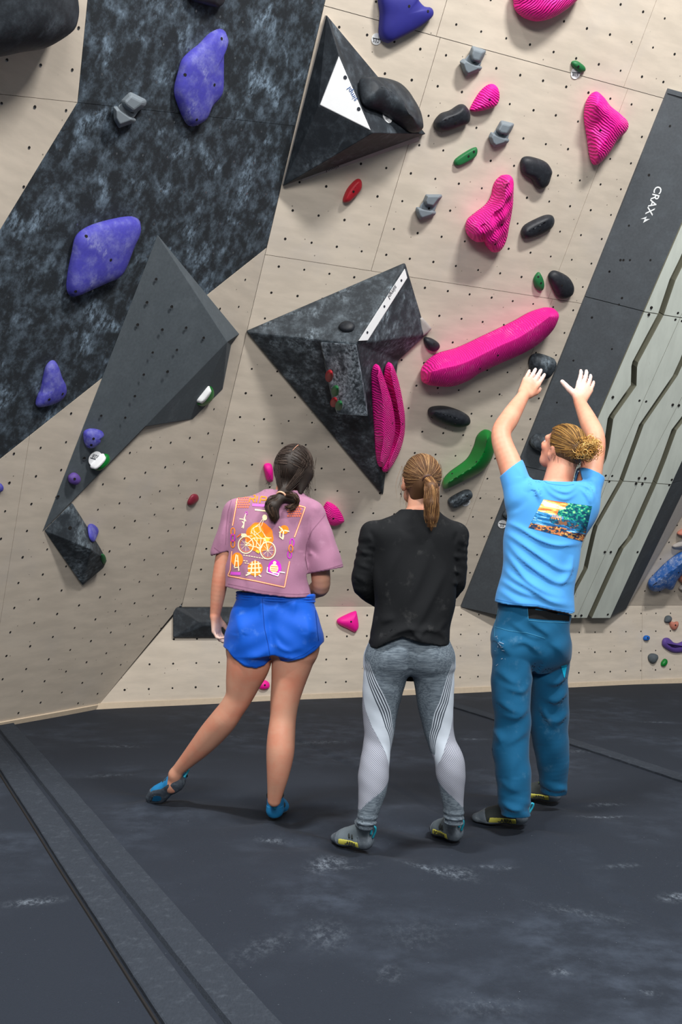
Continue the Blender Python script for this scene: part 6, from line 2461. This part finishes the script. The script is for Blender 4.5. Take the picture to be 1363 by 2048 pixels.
sRC, eRC, wRC = Q(1170, 998, YC), Q(1193, 880, YC + .14), Q(1158, 803, YC + .32)
bodyC += arm2(sLC, eLC, wLC, (.062, .056, .047, .047, .030)) + arm2(sRC, eRC, wRC, (.060, .053, .045, .045, .029))
bodyC += hand_prims(wLC, Q(1066, 757, YC + .36) - wLC, (.1, 1, .1), -1, curl=(.06, .2, .22), size=1.22, tcurl=.35, tout=.35, spread=.03)
bodyC += hand_prims(wRC, Q(1171, 768, YC + .37) - wRC, (.0, 1, .1), 1, curl=(.10, .24, .24), size=1.22, tcurl=.16, tout=.8, spread=.05)
legCL = limb([(1028, 1310, YC - .05, 38), (1024, 1411, YC - .09, 30), (1024, 1466, YC - .11, 26), (1024, 1520, YC - .14, 26), (1030, 1590, YC - .18, 18)])
legCL += limbw([(Q(1030, 1590, YC - .18), .042), (ankle(*FEET['man_left'])[0], .033)], .002)
legCR = limb([(1098, 1310, YC + .05, 37), (1098, 1400, YC + .10, 30), (1100, 1460, YC + .13, 25), (1106, 1520, YC + .17, 25), (1110, 1555, YC + .2, 18)])
legCR += limbw([(Q(1110, 1555, YC + .2), .042), (ankle(*FEET['man_right'])[0], .033)], .002)
bodyC += shrink(legCL + legCR, .022)
bodyC += foot(*FEET['man_left'], 1.08) + foot(*FEET['man_right'], 1.08)
lo = np.array([Q(940, 1640, YC)[0] - .02, YC - .40, -.06])
hi = np.array([Q(1225, 900, YC)[0] + .04, YC + .58, Q(1100, 715, YC + .4)[2] + .04])
V, Fc = body_mesh((lo, hi), .0045, bodyC, subs)
mk('body', V, Fc, 'skin_fair', pC, smooth=True, attrs={'chalkskin': np.maximum(chalk_attr(V, [Q(1072, 738, YC + .42)], .12), chalk_attr(V, [Q(1172, 742, YC + .42), Q(1140, 755, YC + .38)], .12))})
eyes_of(pC, eyC, fC, 1.06)
# trousers
legsT = limb([(1026, 1290, YC - .03, 42), (1024, 1340, YC - .05, 41), (1022, 1400, YC - .08, 38), (1024, 1462, YC - .10, 35), (1021, 1498, YC - .12, 36.5), (1026, 1560, YC - .16, 34), (1030, 1616, YC - .18, 30), (1031, 1640, YC - .19, 27)]) + \
    limb([(1098, 1290, YC + .03, 41), (1097, 1340, YC + .06, 39), (1097, 1400, YC + .10, 38), (1099, 1465, YC + .13, 37), (1106, 1525, YC + .16, 32), (1109, 1570, YC + .19, 28), (1110, 1595, YC + .2, 25)])
hipsT = loft([sec(1068, 1205, YC, 72, .118), sec(1066, 1230, YC, 74, .124), sec(1062, 1270, YC, 77, .132), sec(1061, 1300, YC, 77, .135), sec(1061, 1325, YC, 68, .11), sec(1062, 1345, YC, 40, .06)])
zl, zr = Q(1030, 1630, YC - .18)[2], Q(1110, 1586, YC + .2)[2]
xm = Q(1064, 1500, YC)[0]


def cutC(X, Y, Z):
    lowc = np.where((X < xm) & (Y < YC + .05), zl, zr)
    return np.maximum(lowc - Z, Z - Q(1068, 1214, YC)[2] + .18 * (X - Q(1068, 1214, YC)[0]))


def wavC(X, Y, Z):
    lowm = np.clip((.16 - Z) / .06, 0, 1)
    return lowm * .004 * np.sin(Z * 110 + X * 40 + Y * 15) + .003 * np.sin(Z * 26 + X * 24) + .0014 * np.sin(Z * 55 - X * 45 + Y * 20)


c6 = lambda L: [(920 + x / 3.077, 1200 + y / 3.077) for x, y in L]
FC_ = [(c6([(300, 275), (380, 255), (440, 290), (490, 340)]), .009, .010, YC - .1), (c6([(220, 430), (300, 490), (370, 510)]), .010, .010, YC - .12), (c6([(440, 500), (380, 560), (260, 530)]), .010, .010, YC - .14),
       (c6([(430, 660), (340, 720), (250, 700)]), .010, .011, YC - .16), (c6([(225, 620), (300, 670), (370, 690)]), .008, .009, YC - .16), (c6([(420, 800), (330, 850), (260, 880)]), .010, .008, YC - .16),
       (c6([(215, 800), (245, 880)]), .010, .012, YC - .16), (c6([(235, 1100), (300, 1150), (370, 1160)]), .010, .008, YC - .2), (c6([(250, 1230), (300, 1270), (400, 1265)]), .008, .010, YC - .2),
       (c6([(500, 370), (470, 430), (445, 480)]), .012, -.016, YC - .1), (c6([(655, 460), (590, 510), (520, 500)]), .010, .012, YC + .0), (c6([(655, 560), (580, 620), (510, 600)]), .010, .012, YC + .03),
       (c6([(480, 640), (540, 740), (600, 790)]), .010, .010, YC + .05), (c6([(660, 690), (600, 740), (540, 730)]), .010, .010, YC + .05), (c6([(500, 1150), (580, 1180), (665, 1170)]), .008, .010, YC + .1),
       (c6([(400, 110), (460, 160), (530, 210), (540, 260)]), .008, .008, YC - .1), (c6([(290, 200), (230, 250), (300, 340)]), .008, .008, YC - .1), (c6([(520, 240), (600, 300), (650, 380)]), .012, .008, YC - .1),
       (c6([(480, 900), (500, 1000), (520, 1080)]), .012, .008, YC + .08), (c6([(340, 960), (300, 1060), (310, 1150)]), .012, .006, YC - .18), (c6([(300, 130), (420, 220), (500, 230)]), .007, .006, YC - .1)]
tro, VC, FCc = cloth('trousers', (np.array([Q(975, 1500, YC)[0], YC - .36, -.02]), np.array([Q(1150, 1300, YC)[0], YC + .36, Q(1066, 1203, YC)[2]])), .0045, [(hipsT, .05)] + legsT, 'petrol', pC,
                     thick=.0046, zcut=cutC, wav=wavC, folds=FC_)
# black elastic panel at the back waist, cyan patch on the right thigh
prc = Print(VC, FCc, tro, .002)
BL = np.array(lin((16, 18, 21)))
prc.fill(c6([(415, 45), (540, 55), (672, 75)]), c6([(420, 112), (540, 122), (668, 128)]), BL, n=18, m=6)
prc.done('elastic_waist_panel')
prc.fill(c6([(618, 405), (655, 395)]), c6([(636, 476), (640, 478)]), np.array(lin((20, 170, 210))), n=6, m=6)
prc.done('side_patch')
STC = np.array(lin((60, 128, 164)))
for st in ([(215, 165), (300, 190), (400, 200), (520, 235)], [(413, 50), (418, 120)], [(420, 126), (540, 136), (665, 140)], [(235, 60), (215, 150), (210, 230)]):
    prc.line(c6(st), .9, STC)
CHK = np.array(lin((126, 150, 176)))
rs = np.random.default_rng(5)
for _ in range(12):
    x, y = rs.normal(250, 30), rs.normal(310, 60)
    prc.line(c6([(x, y), (x + rs.normal(10, 12), y + rs.normal(6, 10))]), rs.uniform(.5, 1.8), CHK, rs.uniform(0, .0006))
prc.done('stitching_and_chalk')
# shirt
hx4, hz4 = hemline([(975, 1200), (990, 1204), (1008, 1209), (1029, 1211), (1073, 1214), (1111, 1222), (1141, 1228), (1160, 1226)], YC - .1)
teeC = [sec(1112, 952, YC, 36, .07), sec(1111, 964, YC, 52, .085), sec(1108, 980, YC, 76, .105), sec(1104, 1005, YC, 90, .122), sec(1100, 1040, YC, 87, .132), sec(1086, 1083, YC, 78, .132),
        sec(1078, 1138, YC - .005, 74, .13), sec(1073, 1170, YC - .01, 75, .13), sec(1069, 1205, YC - .015, 78, .132), sec(1067, 1238, YC - .015, 79, .132)]
cL, cR = sLC * .55 + eLC * .45, sRC * .58 + eRC * .42
slC = [(cone(Q(1046, 1004, YC), cL, .076, .064), .04), (cone(Q(1162, 1008, YC), cR, .076, .068), .04)]
nxC = Q(1112, 965, YC)


def cutTC(X, Y, Z):
    hemz = np.interp(X[:, 0, 0], hx4, hz4)[:, None, None]
    nz = nxC[2] - .006 + 1.1 * (X - nxC[0]) ** 2 - .05 * (Y - YC)
    nk = np.where(np.hypot(X - nxC[0], (Y - YC) * .7) < .115, Z - nz, -1)
    return np.maximum(hemz - Z, nk)


def wavTC(X, Y, Z):
    return .0018 * np.sin(X * 26 + Z * 20) + .0015 * np.sin(X * 45 - Z * 30)


c5 = lambda L: [(920 + x / 3.656, 700 + y / 3.656) for x, y in L]
yb = YC - .12
FT = [(c5([(345, 1250), (450, 1310), (560, 1385), (700, 1430), (880, 1420)]), .006, .009, yb), (c5([(345, 1330), (430, 1400), (560, 1500), (720, 1600), (830, 1600)]), .007, .010, yb),
      (c5([(360, 1400), (430, 1510), (560, 1620), (700, 1700), (830, 1690)]), .008, .011, yb), (c5([(330, 1440), (390, 1560), (480, 1680), (600, 1760), (720, 1800)]), .008, .011, yb),
      (c5([(320, 1560), (380, 1660), (500, 1740), (640, 1830), (800, 1870)]), .009, .012, yb), (c5([(310, 1680), (420, 1760), (560, 1810)]), .009, .009, yb), (c5([(830, 1500), (800, 1640), (720, 1720)]), .009, .009, yb),
      (c5([(640, 960), (700, 1020), (780, 1040), (850, 1000)]), .006, .009, yb), (c5([(610, 950), (660, 1040), (760, 1090), (860, 1040)]), .007, .007, yb), (c5([(580, 960), (560, 1020), (600, 1090)]), .008, .008, yb),
      (c5([(600, 990), (570, 1060), (590, 1120)]), .006, .006, yb), (c5([(430, 820), (480, 900), (470, 980)]), .010, .007, yb), (c5([(520, 900), (540, 960), (500, 1040)]), .009, .008, yb),
      (c5([(340, 1180), (430, 1150), (500, 1080)]), .010, -.005, yb), (c5([(870, 970), (960, 1010), (990, 1100)]), .006, .009, yb), (c5([(900, 930), (990, 970), (1020, 1050)]), .006, .009, yb),
      (c5([(930, 910), (1000, 940), (1030, 1000)]), .005, .007, yb), (c5([(880, 1000), (930, 1060), (960, 1130)]), .007, .009, yb), (c5([(290, 1750), (430, 1850), (600, 1870)]), .01, .006, yb),
      (c5([(770, 1350), (860, 1330), (920, 1240)]), .008, .006, yb)]
to, VT_, FT_ = cloth('blue_shirt', (np.array([Q(978, 1100, YC)[0], YC - .22, Q(1067, 1243, YC)[2]]), np.array([Q(1225, 1000, YC)[0], YC + .24, Q(1112, 900, YC)[2]])), .0038, [(loft(teeC), .03)] + slC, 'bluetee', pC,
                     thick=.0036, zcut=cutTC, wav=wavTC, folds=FT, cuts=[(cL, (-.6, .1, .75), .10), (cR, (.38, .15, .9), .092)])
# hem stitching line
prt = Print(VT_, FT_, to, .0012)
prt.line(c5([(262, 1822), (400, 1852), (560, 1862), (700, 1892), (822, 1912)]), .8, np.array(lin((64, 140, 214))))
prt.line(c5([(592, 945), (640, 975), (700, 985), (770, 992), (830, 982)]), .9, np.array(lin((70, 150, 222))))
prt.done('seam_lines')
# printed seaside picture
cor = np.array(c5([(606, 1092), (962, 1142), (902, 1402), (496, 1300)]))
NA, NB = 84, 120
tt = np.linspace(0, 1, NA)[:, None, None]
ss = np.linspace(0, 1, NB)[None, :, None]
G = (cor[0] * (1 - ss) + cor[1] * ss) * (1 - tt) + (cor[3] * (1 - ss) + cor[2] * ss) * tt
_N = {k: smooth_noise(ss[..., 0] * sx + 0 * tt[..., 0], tt[..., 0] * sy + 0 * ss[..., 0], 1.0, k) for k, sx, sy in ((1, 7, 16), (2, 22, 30), (3, 9, 34), (4, 34, 30))}


def pict(t, s):
    L = lambda *c: np.array(lin(c))
    i, j = round(t * (NA - 1)), round(s * (NB - 1))
    n1, n2, n3, n4 = [float(_N[k][i, j]) - .5 for k in (1, 2, 3, 4)]
    hor = .42 + .04 * n1
    if t < .012 or t > .988 or s < .008 or s > .992:
        return L(30, 74, 116)
    edge = .52 - .30 * t + .16 * n1
    if s > edge and t < .46 + .30 * (s - .5) + .1 * n2:
        a = n2 + n4 * .8 + .8 * (edge + .22 - s) + .4 * (.2 - t)
        return L(150, 214, 150) if a > .32 else (L(40, 160, 128) if a > .05 else (L(12, 112, 112) if a > -.25 else L(8, 66, 92)))
    if t < hor:
        a = n1 * 1.3 + n3 * .7 + .3 * math.sin(t * 20 - s * 6)
        return L(255, 244, 198) if a > .2 else (L(252, 206, 118) if a > -.12 else (L(244, 160, 78) if a > -.42 else L(216, 112, 60)))
    if .38 < t < .56 and .30 < s < .50 and (s * 26 + n2) % 1.0 < .42:
        return L(232, 160, 104)
    if t > .80 + .12 * n1:
        a = n2 + n4
        return L(206, 122, 76) if a > .22 else (L(236, 204, 120) if a > .12 else (L(128, 76, 56) if a > -.18 else L(26, 60, 92)))
    if t > .50 and t < .68 + .1 * (s - .4) + .1 * n1 and s > .28:
        a = n2 + .6 * n4
        return L(132, 92, 68) if a > .12 else (L(30, 60, 88) if a > -.15 else L(18, 104, 134))
    a = n3 + .5 * n1
    return L(150, 206, 232) if a > .26 else (L(66, 150, 206) if a > -.1 else L(26, 94, 152))


prt.quadgrid(G, pict)
prt.done('printed_seascape')
# hair: short dark sides, blond top pulled back into a curly bun
radC = np.array([.080, .101, .094]) * 1.06
hcC = PC_(0, -.008, .012)
bunC = hcC + (np.array([.025, -.148, .012])) @ RC
bunC = Q(1173, 898, YC - .075)
tieC = Q(1152, 897, YC - .06)
hcapC = hair_cap('hair', pC, hcC, RC, radC, lambda f, u: np.maximum(f * .78 - u * .62 - .030, -.098 - u + f * .55), [(cone(tieC, bunC, .030, .034), .02)], (96, 70, 42))
e = RC @ (tieC - hcC)
ln = scalp_lines(hcC, RC, radC, e / radC, 760, 31, face_f=.5, low=-.3, lift=.016, gather=tieC)
strands('hair_strands', ln, .0013, 'hair', hcapC, hair_tones(760, (110, 78, 42), .35, (190, 146, 78), 14, .4))
rs = np.random.default_rng(41)
sh_ = []
for _ in range(420):
    s = unit(rs.normal(size=3))
    if s[2] > -.05 or s[2] < -.85 or s[1] > .05:
        continue
    p = hcC + (s * radC * 1.0) @ RC
    dn = unit(np.array([.1 * rs.normal(), -.2, -1]) + .4 * (p - hcC) / .1)
    sh_.append(np.array([p + dn * l for l in np.linspace(0, .03, 4)]))
strands('cropped_nape_strands', sh_, .0011, 'hair', hcapC, hair_tones(len(sh_), (66, 50, 38), .3, (110, 84, 56), 5, .2))
cur = []
for _ in range(330):
    s = unit(rs.normal(size=3))
    c0 = bunC + s * np.array([.054, .046, .046]) * rs.uniform(.55, 1.15)
    ax = unit(rs.normal(size=3))
    a1 = unit(np.cross(ax, rs.normal(size=3)))
    b1 = np.cross(ax, a1)
    rr = rs.uniform(.008, .017)
    ts = np.linspace(0, rs.uniform(4, 10), 22)
    cur.append(np.array([c0 + rr * (math.cos(t) * a1 + math.sin(t) * b1) + ax * .0022 * t for t in ts]))
strands('curly_bun_strands', cur, .0016, 'hair', hcapC, hair_tones(len(cur), (196, 148, 76), .3, (236, 196, 120), 15, .35), taper=.6)
# short beard shade on the jaw
for k, sd in (('man_left', 1), ('man_right', 1)):
    a, b = FEET[k]
    climbing_shoe(pC, a, (b - a) * (1, 1, 0), (0, 0, 1), .255, 'shoe_black', 'rubber', 'shoe_yellow', 'shoe_cyan', lace='lime', side=sd, brand=True)
